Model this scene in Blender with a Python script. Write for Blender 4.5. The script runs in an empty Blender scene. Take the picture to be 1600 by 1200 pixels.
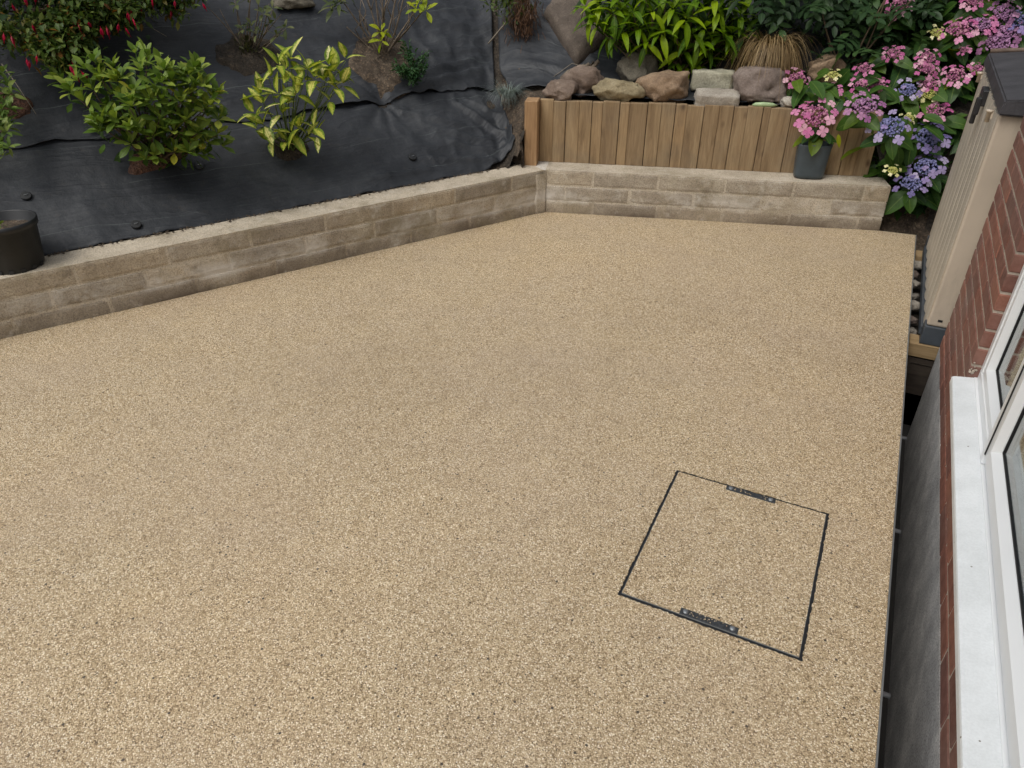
import bpy, bmesh, math, random
from mathutils import Vector, Matrix, noise, Quaternion
random.seed(7)
S = bpy.context.scene
COL = S.collection
R = math.radians

# ------------------------------------------------------------------ camera
cam = bpy.data.cameras.new('camera'); co = bpy.data.objects.new('camera', cam); COL.objects.link(co)
co.location = (0, 0, 1.805)
co.rotation_euler = (R(90 - 32.671), 0, R(26.31))
cam.sensor_width = 36.0; cam.lens = 1138.67 / 1600 * 36.0
cam.clip_start = 0.05; cam.clip_end = 500
S.camera = co
S.render.resolution_x = 1024; S.render.resolution_y = 768

# ------------------------------------------------------------------ world, sun, exposure
W = bpy.data.worlds.new('World'); S.world = W; W.use_nodes = True
nt = W.node_tree; nt.nodes.clear()
SUN_EL, SUN_AZ = R(58), R(200)          # azimuth measured clockwise from +Y
sky = nt.nodes.new('ShaderNodeTexSky'); sky.sky_type = 'NISHITA'; sky.sun_disc = False
sky.sun_elevation = SUN_EL; sky.sun_rotation = SUN_AZ; sky.dust_density = 4.0; sky.air_density = 1.0; sky.ozone_density = 1.0
hs = nt.nodes.new('ShaderNodeHueSaturation'); hs.inputs['Saturation'].default_value = 0.22
bg = nt.nodes.new('ShaderNodeBackground'); bg.inputs[1].default_value = 0.12
wo = nt.nodes.new('ShaderNodeOutputWorld')
nt.links.new(sky.outputs[0], hs.inputs['Color']); nt.links.new(hs.outputs[0], bg.inputs[0]); nt.links.new(bg.outputs[0], wo.inputs[0])
sl = bpy.data.lights.new('sun', 'SUN'); sl.energy = 1.1; sl.angle = R(28); sl.color = (1, .96, .9)
so = bpy.data.objects.new('sun', sl); COL.objects.link(so)
sd_ = Vector((math.sin(SUN_AZ) * math.cos(SUN_EL), math.cos(SUN_AZ) * math.cos(SUN_EL), math.sin(SUN_EL)))
so.rotation_euler = sd_.to_track_quat('Z', 'Y').to_euler()
S.view_settings.view_transform = 'Standard'; S.view_settings.look = 'None'
S.view_settings.gamma = 1.0; S.view_settings.use_curve_mapping = False
S.view_settings.exposure = 0.22
S.cycles.max_bounces = 7; S.cycles.diffuse_bounces = 3; S.cycles.glossy_bounces = 4; S.cycles.transmission_bounces = 6; S.cycles.caustics_reflective = False

# ------------------------------------------------------------------ helpers
WL = {}                                   # world location of unrotated parents
def wloc(o): return WL.get(o.name, Vector((0, 0, 0)))
def place(o, parent=None, loc=None):
    """link o; loc is a world location; parents are unrotated"""
    loc = Vector(loc) if loc is not None else Vector((0, 0, 0))
    COL.objects.link(o); WL[o.name] = loc
    if parent is not None:
        o.parent = parent; o.location = loc - wloc(parent)
    else: o.location = loc
    return o
def thing(name, label, cat, loc=(0, 0, 0), group=None):
    o = bpy.data.objects.new(name, None); o.empty_display_size = .1
    place(o, None, loc); tag(o, label, cat, group); return o
def tag(o, label=None, cat=None, group=None, kind=None):
    if label: o['label'] = label
    if cat: o['category'] = cat
    if group: o['group'] = group
    if kind: o['kind'] = kind
    return o
def mkmesh(name, v, f, mats=(), smooth=False, uvs=None, fm=None):
    me = bpy.data.meshes.new(name); me.from_pydata([tuple(a) for a in v], [], f)
    for m in (mats if isinstance(mats, (list, tuple)) else [mats]): me.materials.append(m)
    if smooth:
        for p_ in me.polygons: p_.use_smooth = True
    if fm:
        for p_, i in zip(me.polygons, fm): p_.material_index = i
    if uvs:
        ul = me.uv_layers.new(name='UVMap')
        for lp in me.loops: ul.data[lp.index].uv = uvs[lp.vertex_index]
    me.update(); return me
def mobj(name, me, parent=None, loc=None):
    return place(bpy.data.objects.new(name, me), parent, loc)
def bm_mesh(name, bm, mats, smooth=False):
    me = bpy.data.meshes.new(name); bmesh.ops.recalc_face_normals(bm, faces=bm.faces); bm.to_mesh(me); bm.free()
    for m in (mats if isinstance(mats, (list, tuple)) else [mats]): me.materials.append(m)
    if smooth:
        for p_ in me.polygons: p_.use_smooth = True
    return me
def bm_box(bm, lo, hi, bevel=0, seg=1):
    g = bmesh.ops.create_cube(bm, size=1)
    c = [(a + b) / 2 for a, b in zip(lo, hi)]; s = [b - a for a, b in zip(lo, hi)]
    for v in g['verts']: v.co = Vector((c[0] + v.co.x * s[0], c[1] + v.co.y * s[1], c[2] + v.co.z * s[2]))
    if bevel:
        ed = list({e for v in g['verts'] for e in v.link_edges})
        bmesh.ops.bevel(bm, geom=ed, offset=bevel, segments=seg, affect='EDGES', profile=.5)
def box(name, lo, hi, mat, parent=None, bevel=0, seg=1, smooth=False):
    bm = bmesh.new(); c = Vector([(a + b) / 2 for a, b in zip(lo, hi)])
    bm_box(bm, Vector(lo) - c, Vector(hi) - c, bevel, seg)
    return mobj(name, bm_mesh(name, bm, mat, smooth), parent, c)
def obox(name, lo, hi, mat, parent, org, ax, ay, bevel=0, seg=1):
    """box in a rotated frame (org + u*ax + v*ay + w*z)"""
    bm = bmesh.new(); bm_box(bm, lo, hi, bevel, seg)
    cl = Vector([(a + b) / 2 for a, b in zip(lo, hi)])
    ax, ay = Vector((*ax, 0)), Vector((*ay, 0)); o = Vector(org)
    cw = o + ax * cl.x + ay * cl.y + Vector((0, 0, cl.z))
    for v in bm.verts: v.co = o + ax * v.co.x + ay * v.co.y + Vector((0, 0, v.co.z)) - cw
    return mobj(name, bm_mesh(name, bm, mat), parent, cw)
def tube_geo(pts, rad, n=5, v=None, f=None):
    v = [] if v is None else v; f = [] if f is None else f
    pts = [Vector(q) for q in pts]; b0 = len(v)
    for i, q in enumerate(pts):
        d = (pts[min(i + 1, len(pts) - 1)] - pts[max(i - 1, 0)]).normalized()
        a = d.orthogonal().normalized(); b = d.cross(a); r = rad[i] if isinstance(rad, (list, tuple)) else rad
        for k in range(n):
            t = 2 * math.pi * k / n; v.append(q + a * (r * math.cos(t)) + b * (r * math.sin(t)))
    for i in range(len(pts) - 1):
        for k in range(n):
            f.append((b0 + i * n + k, b0 + i * n + (k + 1) % n, b0 + (i + 1) * n + (k + 1) % n, b0 + (i + 1) * n + k))
    f.append(tuple(b0 + (len(pts) - 1) * n + k for k in range(n))); f.append(tuple(b0 + k for k in reversed(range(n))))
    return v, f
def tube(name, pts, rad, mat, parent=None, n=6):
    o = Vector(pts[0]); v, f = tube_geo([Vector(q) - o for q in pts], rad, n)
    return mobj(name, mkmesh(name, v, f, mat, True), parent, o)
def lathe_geo(prof, n=32):
    v, f = [], []
    for r, z in prof:
        for k in range(n): v.append((r * math.cos(2 * math.pi * k / n), r * math.sin(2 * math.pi * k / n), z))
    for i in range(len(prof) - 1):
        for k in range(n): f.append((i * n + k, i * n + (k + 1) % n, (i + 1) * n + (k + 1) % n, (i + 1) * n + k))
    return v, f
def fbm(x, y, z=0, o=4): return noise.fractal(Vector((x, y, z)), 1.0, 2.0, o, noise_basis='PERLIN_ORIGINAL')
def ss(a, b, x):
    t = min(1, max(0, (x - a) / (b - a))); return t * t * (3 - 2 * t)

# ------------------------------------------------------------------ materials
def mat(name):
    m = bpy.data.materials.new(name); m.use_nodes = True; n = m.node_tree
    return m, n, n.nodes['Principled BSDF'], n.links.new
def N(n, t, **kw):
    x = n.nodes.new('ShaderNode' + t)
    for k, v in kw.items():
        if hasattr(x, k) and k not in x.inputs: setattr(x, k, v)
        else: x.inputs[k].default_value = v
    return x
def ramp(n, fac, stops, mode='LINEAR'):
    r = n.nodes.new('ShaderNodeValToRGB'); r.color_ramp.interpolation = mode
    e = r.color_ramp.elements
    while len(e) < len(stops): e.new(.5)
    for s, (pz, c) in zip(e, stops): s.position = pz; s.color = (*c, 1) if len(c) == 3 else c
    n.links.new(fac, r.inputs[0]); return r
def mixc(n, fac, a, b, mode='MIX'):
    x = n.nodes.new('ShaderNodeMix'); x.data_type = 'RGBA'; x.blend_type = mode
    for s, i in ((fac, 0), (a, 6), (b, 7)):
        if hasattr(s, 'links'): n.links.new(s, x.inputs[i])
        else: x.inputs[i].default_value = s if i == 0 else (*s, 1)
    return x.outputs[2]
def math_(n, op, a, b=0.0, clamp=False):
    x = n.nodes.new('ShaderNodeMath'); x.operation = op; x.use_clamp = clamp
    for s, i in ((a, 0), (b, 1)):
        if hasattr(s, 'links'): n.links.new(s, x.inputs[i])
        else: x.inputs[i].default_value = s
    return x.outputs[0]
def bump(n, h, strength=.3, dist=.01, normal=None):
    b = n.nodes.new('ShaderNodeBump'); b.inputs['Strength'].default_value = strength; b.inputs['Distance'].default_value = dist
    n.links.new(h, b.inputs['Height'])
    if normal is not None: n.links.new(normal, b.inputs['Normal'])
    return b.outputs[0]
def pos(n): return N(n, 'NewGeometry').outputs['Position']
def tex(n, kind, vec, scale, **kw):
    t = N(n, 'Tex' + kind, **kw); t.inputs['Scale'].default_value = scale
    if vec is not None: n.links.new(vec, t.inputs['Vector'])
    return t
def stretch(n, vec, sc):
    m = n.nodes.new('ShaderNodeMapping'); m.inputs['Scale'].default_value = sc; n.links.new(vec, m.inputs[0]); return m.outputs[0]

def simple(name, col, rough=.6, metal=0, var=.15, scale=12, bmp=.1, bd=.004, spec=.5):
    m, n, b, L = mat(name); P = pos(n)
    t = tex(n, 'Noise', P, scale, Detail=6)
    a = tuple(c * (1 - var) for c in col); d = tuple(min(1, c * (1 + var)) for c in col)
    r = ramp(n, t.outputs[0], [(.3, a), (.7, d)]); L(r.outputs[0], b.inputs['Base Color'])
    b.inputs['Roughness'].default_value = rough; b.inputs['Metallic'].default_value = metal
    b.inputs['Specular IOR Level'].default_value = spec
    t2 = tex(n, 'Noise', P, scale * 12, Detail=4)
    if bmp: L(bump(n, t2.outputs[0], bmp, bd), b.inputs['Normal'])
    return m

def gravel_mat():
    m, n, b, L = mat('resin_gravel'); P = pos(n)
    wob = tex(n, 'Noise', P, 260, Detail=1)
    vo = tex(n, 'Voronoi', P, 280, Randomness=1.0)
    sep = N(n, 'SeparateColor'); L(vo.outputs['Color'], sep.inputs[0])
    base = ramp(n, sep.outputs[0], [(0, (.11, .073, .038)), (.06, (.24, .168, .09)), (.19, (.40, .298, .175)), (.44, (.525, .408, .252)), (.7, (.645, .518, .34)), (.87, (.78, .665, .475)), (1, (.95, .88, .73))])
    big = tex(n, 'Noise', P, 1.3, Detail=5, Roughness=.6)
    big2 = tex(n, 'Noise', P, .62, Detail=4, Roughness=.55)
    c0 = mixc(n, 1.0, base.outputs[0], ramp(n, big2.outputs[0], [(.36, (.91, .905, .905)), (.5, (1, 1, 1)), (.64, (1.04, 1.02, .98))]).outputs[0], 'MULTIPLY')
    c1 = mixc(n, ramp(n, big.outputs[0], [(.44, (0, 0, 0)), (.72, (.32,) * 3)]).outputs[0], c0, (.47, .385, .31))
    mid = tex(n, 'Noise', P, 9, Detail=4)
    c2 = mixc(n, .9, c1, ramp(n, mid.outputs[0], [(.3, (.94, .935, .93)), (.7, (1.03, 1.03, 1.025))]).outputs[0], 'MULTIPLY')
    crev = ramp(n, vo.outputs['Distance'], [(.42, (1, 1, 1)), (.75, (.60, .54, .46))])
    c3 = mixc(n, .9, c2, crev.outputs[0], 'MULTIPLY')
    v2 = tex(n, 'Voronoi', P, 34, Randomness=1.0)                     # the odd dark stone
    s2 = N(n, 'SeparateColor'); L(v2.outputs['Color'], s2.inputs[0])
    dk = math_(n, 'MULTIPLY', math_(n, 'LESS_THAN', v2.outputs['Distance'], .14), math_(n, 'GREATER_THAN', s2.outputs[1], .80))
    c4 = mixc(n, dk, c3, (.075, .055, .04))
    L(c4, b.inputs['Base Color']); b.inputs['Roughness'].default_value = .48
    h = math_(n, 'SUBTRACT', 1.0, vo.outputs['Distance'])
    h2 = math_(n, 'ADD', h, math_(n, 'MULTIPLY', sep.outputs[1], .45))
    L(bump(n, h2, .6, .003), b.inputs['Normal'])
    return m

def block_mat(name, cols, stain=True):
    m, n, b, L = mat(name); P = pos(n); oi = N(n, 'ObjectInfo')
    sp = tex(n, 'Noise', P, 150, Detail=3, Roughness=.7)
    lg = tex(n, 'Noise', P, 5, Detail=6, Roughness=.65)
    c = ramp(n, lg.outputs[0], [(.3, cols[0]), (.5, cols[1]), (.72, cols[2])])
    c1 = mixc(n, .85, c.outputs[0], ramp(n, sp.outputs[0], [(.32, (.45, .42, .40)), (.5, (1, 1, 1)), (.7, (1.3, 1.28, 1.25))]).outputs[0], 'MULTIPLY')
    c2 = mixc(n, .8, c1, ramp(n, oi.outputs['Random'], [(0, (.76, .74, .72)), (.5, (1, 1, 1)), (1, (1.16, 1.10, 1.0))]).outputs[0], 'MULTIPLY')
    if stain:
        xyz = N(n, 'SeparateXYZ'); L(P, xyz.inputs[0])
        # lime bloom along the lower bed joint and damp foot, both patchy
        band = ramp(n, xyz.outputs[2], [(.05, (0, 0, 0)), (.10, (1, 1, 1)), (.13, (.8,) * 3), (.2, (0, 0, 0))]).outputs[0]
        pn = tex(n, 'Noise', stretch(n, P, (2.2, 2.2, 3)), 1.3, Detail=7, Roughness=.7)
        f1 = math_(n, 'MULTIPLY', band, ramp(n, pn.outputs[0], [(.46, (0, 0, 0)), (.62, (.9,) * 3)]).outputs[0])
        c3 = mixc(n, f1, c2, (.62, .585, .53))
        foot = ramp(n, xyz.outputs[2], [(.0, (1, 1, 1)), (.09, (0, 0, 0))]).outputs[0]
        pn2 = tex(n, 'Noise', P, 2.6, Detail=6, Roughness=.65)
        f2 = math_(n, 'MULTIPLY', foot, ramp(n, pn2.outputs[0], [(.4, (.1,) * 3), (.6, (.9,) * 3)]).outputs[0])
        c4 = mixc(n, f2, c3, (.11, .082, .058))
        mo = tex(n, 'Noise', P, 3.7, Detail=6, Roughness=.7)
        c5 = mixc(n, ramp(n, mo.outputs[0], [(.52, (0, 0, 0)), (.7, (.55,) * 3)]).outputs[0], c4, (.20, .165, .09))
        mw = tex(n, 'Noise', P, 6.5, Detail=7, Roughness=.75)
        c6 = mixc(n, ramp(n, mw.outputs[0], [(.56, (0, 0, 0)), (.70, (.6,) * 3)]).outputs[0], c5, (.60, .565, .50))
        md_ = tex(n, 'Noise', P, 7.5, Detail=6, Roughness=.7)
        c2 = mixc(n, ramp(n, md_.outputs[0], [(.58, (0, 0, 0)), (.74, (.6,) * 3)]).outputs[0], c6, (.12, .095, .07))
    L(c2, b.inputs['Base Color']); b.inputs['Roughness'].default_value = .9
    bb = bump(n, sp.outputs[0], .55, .006)
    L(bump(n, tex(n, 'Noise', P, 30, Detail=5).outputs[0], .35, .012, bb), b.inputs['Normal'])
    return m

def wood_mat(name, cols, axis='z'):
    m, n, b, L = mat(name); P = pos(n); oi = N(n, 'ObjectInfo')
    ad = n.nodes.new('ShaderNodeVectorMath'); ad.operation = 'ADD'; L(P, ad.inputs[0])
    cb = N(n, 'CombineXYZ'); L(math_(n, 'MULTIPLY', oi.outputs['Random'], 37.0), cb.inputs[0]); L(math_(n, 'MULTIPLY', oi.outputs['Random'], 11.0), cb.inputs[2]); L(cb.outputs[0], ad.inputs[1])
    v = stretch(n, ad.outputs[0], {'z': (1, 1, .09), 'y': (1, .09, 1), 'x': (.09, 1, 1)}[axis])
    g = tex(n, 'Noise', v, 26, Detail=6, Roughness=.6, Distortion=.7)
    fg = tex(n, 'Noise', v, 130, Detail=3)
    c = ramp(n, g.outputs[0], [(.28, cols[0]), (.46, cols[1]), (.7, cols[2])])
    c1 = mixc(n, .5, c.outputs[0], ramp(n, fg.outputs[0], [(.3, (.7, .67, .63)), (.7, (1.15, 1.14, 1.12))]).outputs[0], 'MULTIPLY')
    c2 = mixc(n, .9, c1, ramp(n, oi.outputs['Random'], [(0, (.80, .77, .74)), (.5, (1, .99, .97)), (1, (1.16, 1.12, 1.05))]).outputs[0], 'MULTIPLY')
    kn = tex(n, 'Voronoi', stretch(n, ad.outputs[0], {'z': (1, 1, .55), 'y': (1, .55, 1), 'x': (.55, 1, 1)}[axis]), 6.5)
    c3 = mixc(n, ramp(n, kn.outputs['Distance'], [(.03, (.85,) * 3), (.13, (0, 0, 0))]).outputs[0], c2, (.085, .045, .022))
    dn = tex(n, 'Noise', P, 4, Detail=5)
    c4 = mixc(n, ramp(n, dn.outputs[0], [(.5, (0, 0, 0)), (.75, (.45,) * 3)]).outputs[0], c3, (.12, .10, .075))
    L(c4, b.inputs['Base Color']); b.inputs['Roughness'].default_value = .8
    L(bump(n, g.outputs[0], .3, .006), b.inputs['Normal'])
    return m

def leaf_mat(name, stops, vein=None, trans=.30, rough=.46, mode='object', edge=None, back=None):
    """stops: colour ramp over a random value for each leaf"""
    m, n, b, L = mat(name)
    if mode == 'object': rnd = N(n, 'ObjectInfo').outputs['Random']
    else: rnd = N(n, 'NewGeometry').outputs['Random Per Island']
    c = ramp(n, rnd, stops).outputs[0]
    P = pos(n); t = tex(n, 'Noise', P, 55, Detail=4)
    c = mixc(n, .7, c, ramp(n, t.outputs[0], [(.3, (.78, .78, .75)), (.7, (1.18, 1.16, 1.1))]).outputs[0], 'MULTIPLY')
    uv = N(n, 'UVMap'); sx = N(n, 'SeparateXYZ'); L(uv.outputs[0], sx.inputs[0])
    au = math_(n, 'ABSOLUTE', math_(n, 'SUBTRACT', sx.outputs[0], .5))
    if edge:                                                          # variegation
        w = math_(n, 'ADD', au, math_(n, 'MULTIPLY', math_(n, 'SUBTRACT', tex(n, 'Noise', P, 60, Detail=5).outputs[0], .5), .7))
        c = mixc(n, ramp(n, w, [(.16, (0, 0, 0)), (.34, (1, 1, 1))]).outputs[0], c, edge)
    if vein:
        mid = ramp(n, au, [(.015, (.8,) * 3), (.05, (0, 0, 0))]).outputs[0]
        c = mixc(n, mid, c, vein)
        wv = math_(n, 'FRACT', math_(n, 'ADD', math_(n, 'MULTIPLY', sx.outputs[1], 7.0), math_(n, 'MULTIPLY', au, -4.0)))
        c = mixc(n, ramp(n, wv, [(.0, (.35,) * 3), (.12, (0, 0, 0))]).outputs[0], c, vein)
    hsv = N(n, 'HueSaturation'); hsv.inputs['Saturation'].default_value = 1.12; hsv.inputs['Value'].default_value = 1.12; L(c, hsv.inputs['Color']); c = hsv.outputs[0]
    L(c, b.inputs['Base Color']); b.inputs['Roughness'].default_value = rough; b.inputs['Specular IOR Level'].default_value = .28
    tr = N(n, 'BsdfTranslucent'); L(mixc(n, .6, c, (1.25, 1.35, .5), 'MULTIPLY'), tr.inputs[0])
    mx = N(n, 'MixShader'); mx.inputs[0].default_value = trans
    L(b.outputs[0], mx.inputs[1]); L(tr.outputs[0], mx.inputs[2]); L(mx.outputs[0], n.nodes['Material Output'].inputs[0])
    return m

def rock_mat(name, cols, sc=7):
    m, n, b, L = mat(name); tc = N(n, 'TexCoord').outputs['Object']; oi = N(n, 'ObjectInfo')
    ad = n.nodes.new('ShaderNodeVectorMath'); ad.operation = 'ADD'; L(tc, ad.inputs[0]); L(oi.outputs['Location'], ad.inputs[1])
    t = tex(n, 'Noise', ad.outputs[0], sc, Detail=8, Roughness=.65)
    c = ramp(n, t.outputs[0], [(.3, cols[0]), (.5, cols[1]), (.68, cols[2])])
    f = tex(n, 'Noise', ad.outputs[0], 90, Detail=5, Roughness=.7)
    c1 = mixc(n, .8, c.outputs[0], ramp(n, f.outputs[0], [(.3, (.6, .58, .55)), (.7, (1.3, 1.28, 1.22))]).outputs[0], 'MULTIPLY')
    l = tex(n, 'Voronoi', ad.outputs[0], 40)
    c2 = mixc(n, ramp(n, l.outputs['Distance'], [(.05, (.5,) * 3), (.16, (0, 0, 0))]).outputs[0], c1, cols[3])
    L(c2, b.inputs['Base Color']); b.inputs['Roughness'].default_value = .88
    L(bump(n, f.outputs[0], .5, .008, bump(n, t.outputs[0], .4, .03)), b.inputs['Normal'])
    return m

def membrane_mat():
    m, n, b, L = mat('weed_fabric'); P = pos(n)
    uv = N(n, 'UVMap'); s = N(n, 'SeparateXYZ'); L(uv.outputs[0], s.inputs[0])
    d = tex(n, 'Noise', P, 3.2, Detail=7, Roughness=.65)
    c = ramp(n, d.outputs[0], [(.3, (.0145, .0165, .020)), (.55, (.026, .029, .034)), (.78, (.058, .062, .066))])
    st = tex(n, 'Noise', stretch(n, uv.outputs[0], (3, 90, 1)), 1.0, Detail=5, Roughness=.65)
    c1 = mixc(n, .7, c.outputs[0], ramp(n, st.outputs[0], [(.3, (.7, .72, .74)), (.7, (1.35, 1.33, 1.3))]).outputs[0], 'MULTIPLY')
    # printed guide threads every 0.27 m along the roll
    fr = math_(n, 'FRACT', math_(n, 'DIVIDE', s.outputs[1], .27))
    ln = math_(n, 'LESS_THAN', math_(n, 'ABSOLUTE', math_(n, 'SUBTRACT', fr, .5)), .0085)
    br = tex(n, 'Noise', P, 2.3, Detail=5, Roughness=.7)
    ln2 = math_(n, 'MULTIPLY', ln, ramp(n, br.outputs[0], [(.42, (0, 0, 0)), (.66, (.6,) * 3)]).outputs[0])
    c2 = mixc(n, ln2, c1, (.12, .14, .135))
    # dust and dry soil
    du = tex(n, 'Noise', P, 14, Detail=6, Roughness=.7)
    c3 = mixc(n, ramp(n, du.outputs[0], [(.58, (0, 0, 0)), (.8, (.30,) * 3)]).outputs[0], c2, (.09, .078, .062))
    L(c3, b.inputs['Base Color']); b.inputs['Roughness'].default_value = .55; b.inputs['Specular IOR Level'].default_value = .38
    w = tex(n, 'Noise', stretch(n, uv.outputs[0], (400, 400, 1)), 1.0, Detail=2)
    cr = tex(n, 'Noise', P, 22, Detail=6, Roughness=.6)
    rg = tex(n, 'Noise', stretch(n, uv.outputs[0], (1.0, 5.5, 1)), 1.7, Detail=3, Roughness=.45, Distortion=.25)
    rdg = ramp(n, math_(n, 'ABSOLUTE', math_(n, 'SUBTRACT', rg.outputs[0], .5)), [(0, (1, 1, 1)), (.03, (.45,) * 3), (.12, (0, 0, 0))]).outputs[0]
    nb0 = bump(n, rdg, .22, .012)
    L(bump(n, w.outputs[0], .12, .002, bump(n, cr.outputs[0], .35, .012, nb0)), b.inputs['Normal'])
    return m

def soil_mat(name, cols):
    m, n, b, L = mat(name); P = pos(n)
    t = tex(n, 'Noise', P, 18, Detail=8, Roughness=.7); f = tex(n, 'Voronoi', P, 90)
    c = ramp(n, t.outputs[0], [(.3, cols[0]), (.5, cols[1]), (.72, cols[2])])
    sp = N(n, 'SeparateColor'); L(f.outputs['Color'], sp.inputs[0])
    c1 = mixc(n, .8, c.outputs[0], ramp(n, sp.outputs[0], [(0, (.5, .5, .5)), (.8, (1.1, 1.1, 1.1)), (1, (1.9, 1.8, 1.7))]).outputs[0], 'MULTIPLY')
    L(c1, b.inputs['Base Color']); b.inputs['Roughness'].default_value = .95
    L(bump(n, t.outputs[0], .9, .03, bump(n, f.outputs['Distance'], .6, .008)), b.inputs['Normal'])
    return m

M = {}
M['gravel'] = gravel_mat()
M['block'] = block_mat('concrete_block', [(.275, .235, .18), (.37, .32, .25), (.46, .41, .325)])
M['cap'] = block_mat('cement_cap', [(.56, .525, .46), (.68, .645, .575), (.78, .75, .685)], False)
M['mortar'] = block_mat('wall_mortar', [(.37, .32, .245), (.47, .41, .32), (.55, .49, .395)])
M['wood'] = wood_mat('fence_timber', [(.165, .108, .056), (.27, .187, .102), (.35, .258, .150)])
M['postwood'] = wood_mat('post_timber', [(.22, .125, .055), (.33, .20, .10), (.42, .27, .145)])
M['bearer'] = wood_mat('bearer_timber', [(.26, .18, .09), (.38, .27, .14), (.46, .34, .19)], 'x')
M['membrane'] = membrane_mat()
M['soil'] = soil_mat('brown_soil', [(.045, .032, .021), (.085, .062, .042), (.15, .115, .08)])
M['darksoil'] = soil_mat('dark_soil', [(.022, .017, .012), (.04, .031, .022), (.075, .058, .042)])
M['redsoil'] = soil_mat('red_bark_soil', [(.05, .022, .013), (.095, .045, .027), (.15, .08, .05)])
M['black'] = simple('black_plastic', (.012, .013, .014), .45, 0, .2, 20, .08)
M['slot'] = simple('black_joint', (.010, .011, .013), .5, 0, .2, 40, .2)
M['steel'] = simple('galvanised_steel', (.30, .32, .34), .45, .8, .25, 60, .1)
M['darksteel'] = simple('dirty_plate', (.045, .05, .055), .5, .3, .5, 120, .3)
M['edging'] = simple('aluminium_edging', (.22, .23, .23), .5, .5, .2, 20, .05)
M['upvc'] = simple('white_upvc', (.76, .78, .79), .28, 0, .03, 3, .0)
M['sill'] = simple('white_sill', (.73, .76, .775), .38, 0, .03, 9, .15, .001)
def sill_mat():
    m, n, b, L = mat('weathered_sill'); P = pos(n)
    g = tex(n, 'Noise', P, 7, Detail=7, Roughness=.7); sp = tex(n, 'Voronoi', P, 26); s3 = N(n, 'SeparateColor'); L(sp.outputs['Color'], s3.inputs[0])
    c = ramp(n, g.outputs[0], [(.35, (.66, .69, .70)), (.6, (.745, .775, .79))]).outputs[0]
    fn = tex(n, 'Noise', P, 170, Detail=3)
    c = mixc(n, .5, c, ramp(n, fn.outputs[0], [(.35, (.9, .9, .9)), (.6, (1.02, 1.02, 1.02))]).outputs[0], 'MULTIPLY')
    dk = math_(n, 'MULTIPLY', math_(n, 'LESS_THAN', sp.outputs['Distance'], .07), math_(n, 'GREATER_THAN', s3.outputs[0], .8))
    L(mixc(n, dk, c, (.22, .21, .19)), b.inputs['Base Color']); b.inputs['Roughness'].default_value = .42
    L(bump(n, fn.outputs[0], .12, .001), b.inputs['Normal']); return m
M['sill'] = sill_mat()
M['gasket'] = simple('black_gasket', (.012, .012, .013), .6, 0, .1, 20, .0)
def scuffed(name, col):
    m = simple(name, col, .5, 0, .08, 5, .06, .002); n = m.node_tree; b = n.nodes['Principled BSDF']; src = b.inputs['Base Color'].links[0].from_socket
    P = pos(n); t = tex(n, 'Noise', stretch(n, P, (1, 1, .25)), 9, Detail=7, Roughness=.75)
    n.links.new(mixc(n, ramp(n, t.outputs[0], [(.52, (0, 0, 0)), (.72, (.5,) * 3)]).outputs[0], src, tuple(c * .62 for c in col)), b.inputs['Base Color']); return m
M['beige'] = scuffed('beige_resin', (.50, .425, .335))
M['beigedoor'] = scuffed('beige_door_resin', (.43, .39, .325))
M['lid'] = simple('charcoal_lid', (.040, .038, .042), .6, 0, .35, 7, .5, .004)
M['bluegrey'] = simple('bluegrey_resin', (.055, .064, .074), .5, 0, .25, 9, .1)
M['latch'] = simple('black_latch', (.018, .018, .02), .4, 0, .2, 20, .1)
M['brownbar'] = simple('brown_strip', (.16, .11, .08), .6, 0, .35, 14, .2)
M['potgrey'] = simple('slate_pot', (.052, .070, .083), .36, 0, .25, 7, .12)
M['plinth'] = block_mat('plinth_bitumen', [(.24, .243, .25), (.36, .363, .37), (.55, .55, .55)], False)
M['bark'] = simple('grey_bark', (.16, .125, .09), .85, 0, .35, 40, .4)
M['stem'] = simple('brown_stem', (.10, .07, .04), .8, 0, .3, 40, .3)
M['twig'] = simple('pale_twig', (.20, .17, .13), .85, 0, .3, 60, .3)
M['greenstem'] = simple('green_stem', (.09, .13, .035), .6, 0, .2, 40, .1)
M['room'] = simple('room_wall', (.62, .64, .60), .8, 0, .05, 3, 0)
M['white_board'] = simple('window_board', (.70, .72, .71), .4, 0, .02, 3, 0)

def brick_mat():
    m, n, b, L = mat('red_brick'); P = pos(n); oi = N(n, 'ObjectInfo')
    c = ramp(n, oi.outputs['Random'], [(0, (.16, .066, .048)), (.3, (.21, .084, .058)), (.6, (.25, .10, .068)), (.8, (.18, .078, .062)), (1, (.30, .125, .08))])
    t = tex(n, 'Noise', P, 24, Detail=7, Roughness=.7)
    c1 = mixc(n, .8, c.outputs[0], ramp(n, t.outputs[0], [(.3, (.62, .6, .6)), (.7, (1.3, 1.3, 1.3))]).outputs[0], 'MULTIPLY')
    g = tex(n, 'Noise', P, 3.0, Detail=6, Roughness=.7)
    c2 = mixc(n, ramp(n, g.outputs[0], [(.45, (0, 0, 0)), (.72, (.7,) * 3)]).outputs[0], c1, (.19, .14, .12))
    L(c2, b.inputs['Base Color']); b.inputs['Roughness'].default_value = .8
    L(bump(n, t.outputs[0], .4, .006, bump(n, tex(n, 'Noise', P, 160, Detail=3).outputs[0], .3, .003)), b.inputs['Normal'])
    return m
M['brick'] = brick_mat()
M['pointing'] = simple('pale_pointing', (.46, .39, .32), .95, 0, .25, 60, .5, .004)
def glass_mat():
    m, n, b, L = mat('window_glass'); b.inputs['Base Color'].default_value = (.86, .93, .90, 1)
    b.inputs['Transmission Weight'].default_value = 1; b.inputs['Roughness'].default_value = .01; b.inputs['IOR'].default_value = 1.5
    return m
M['glass'] = glass_mat()

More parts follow.
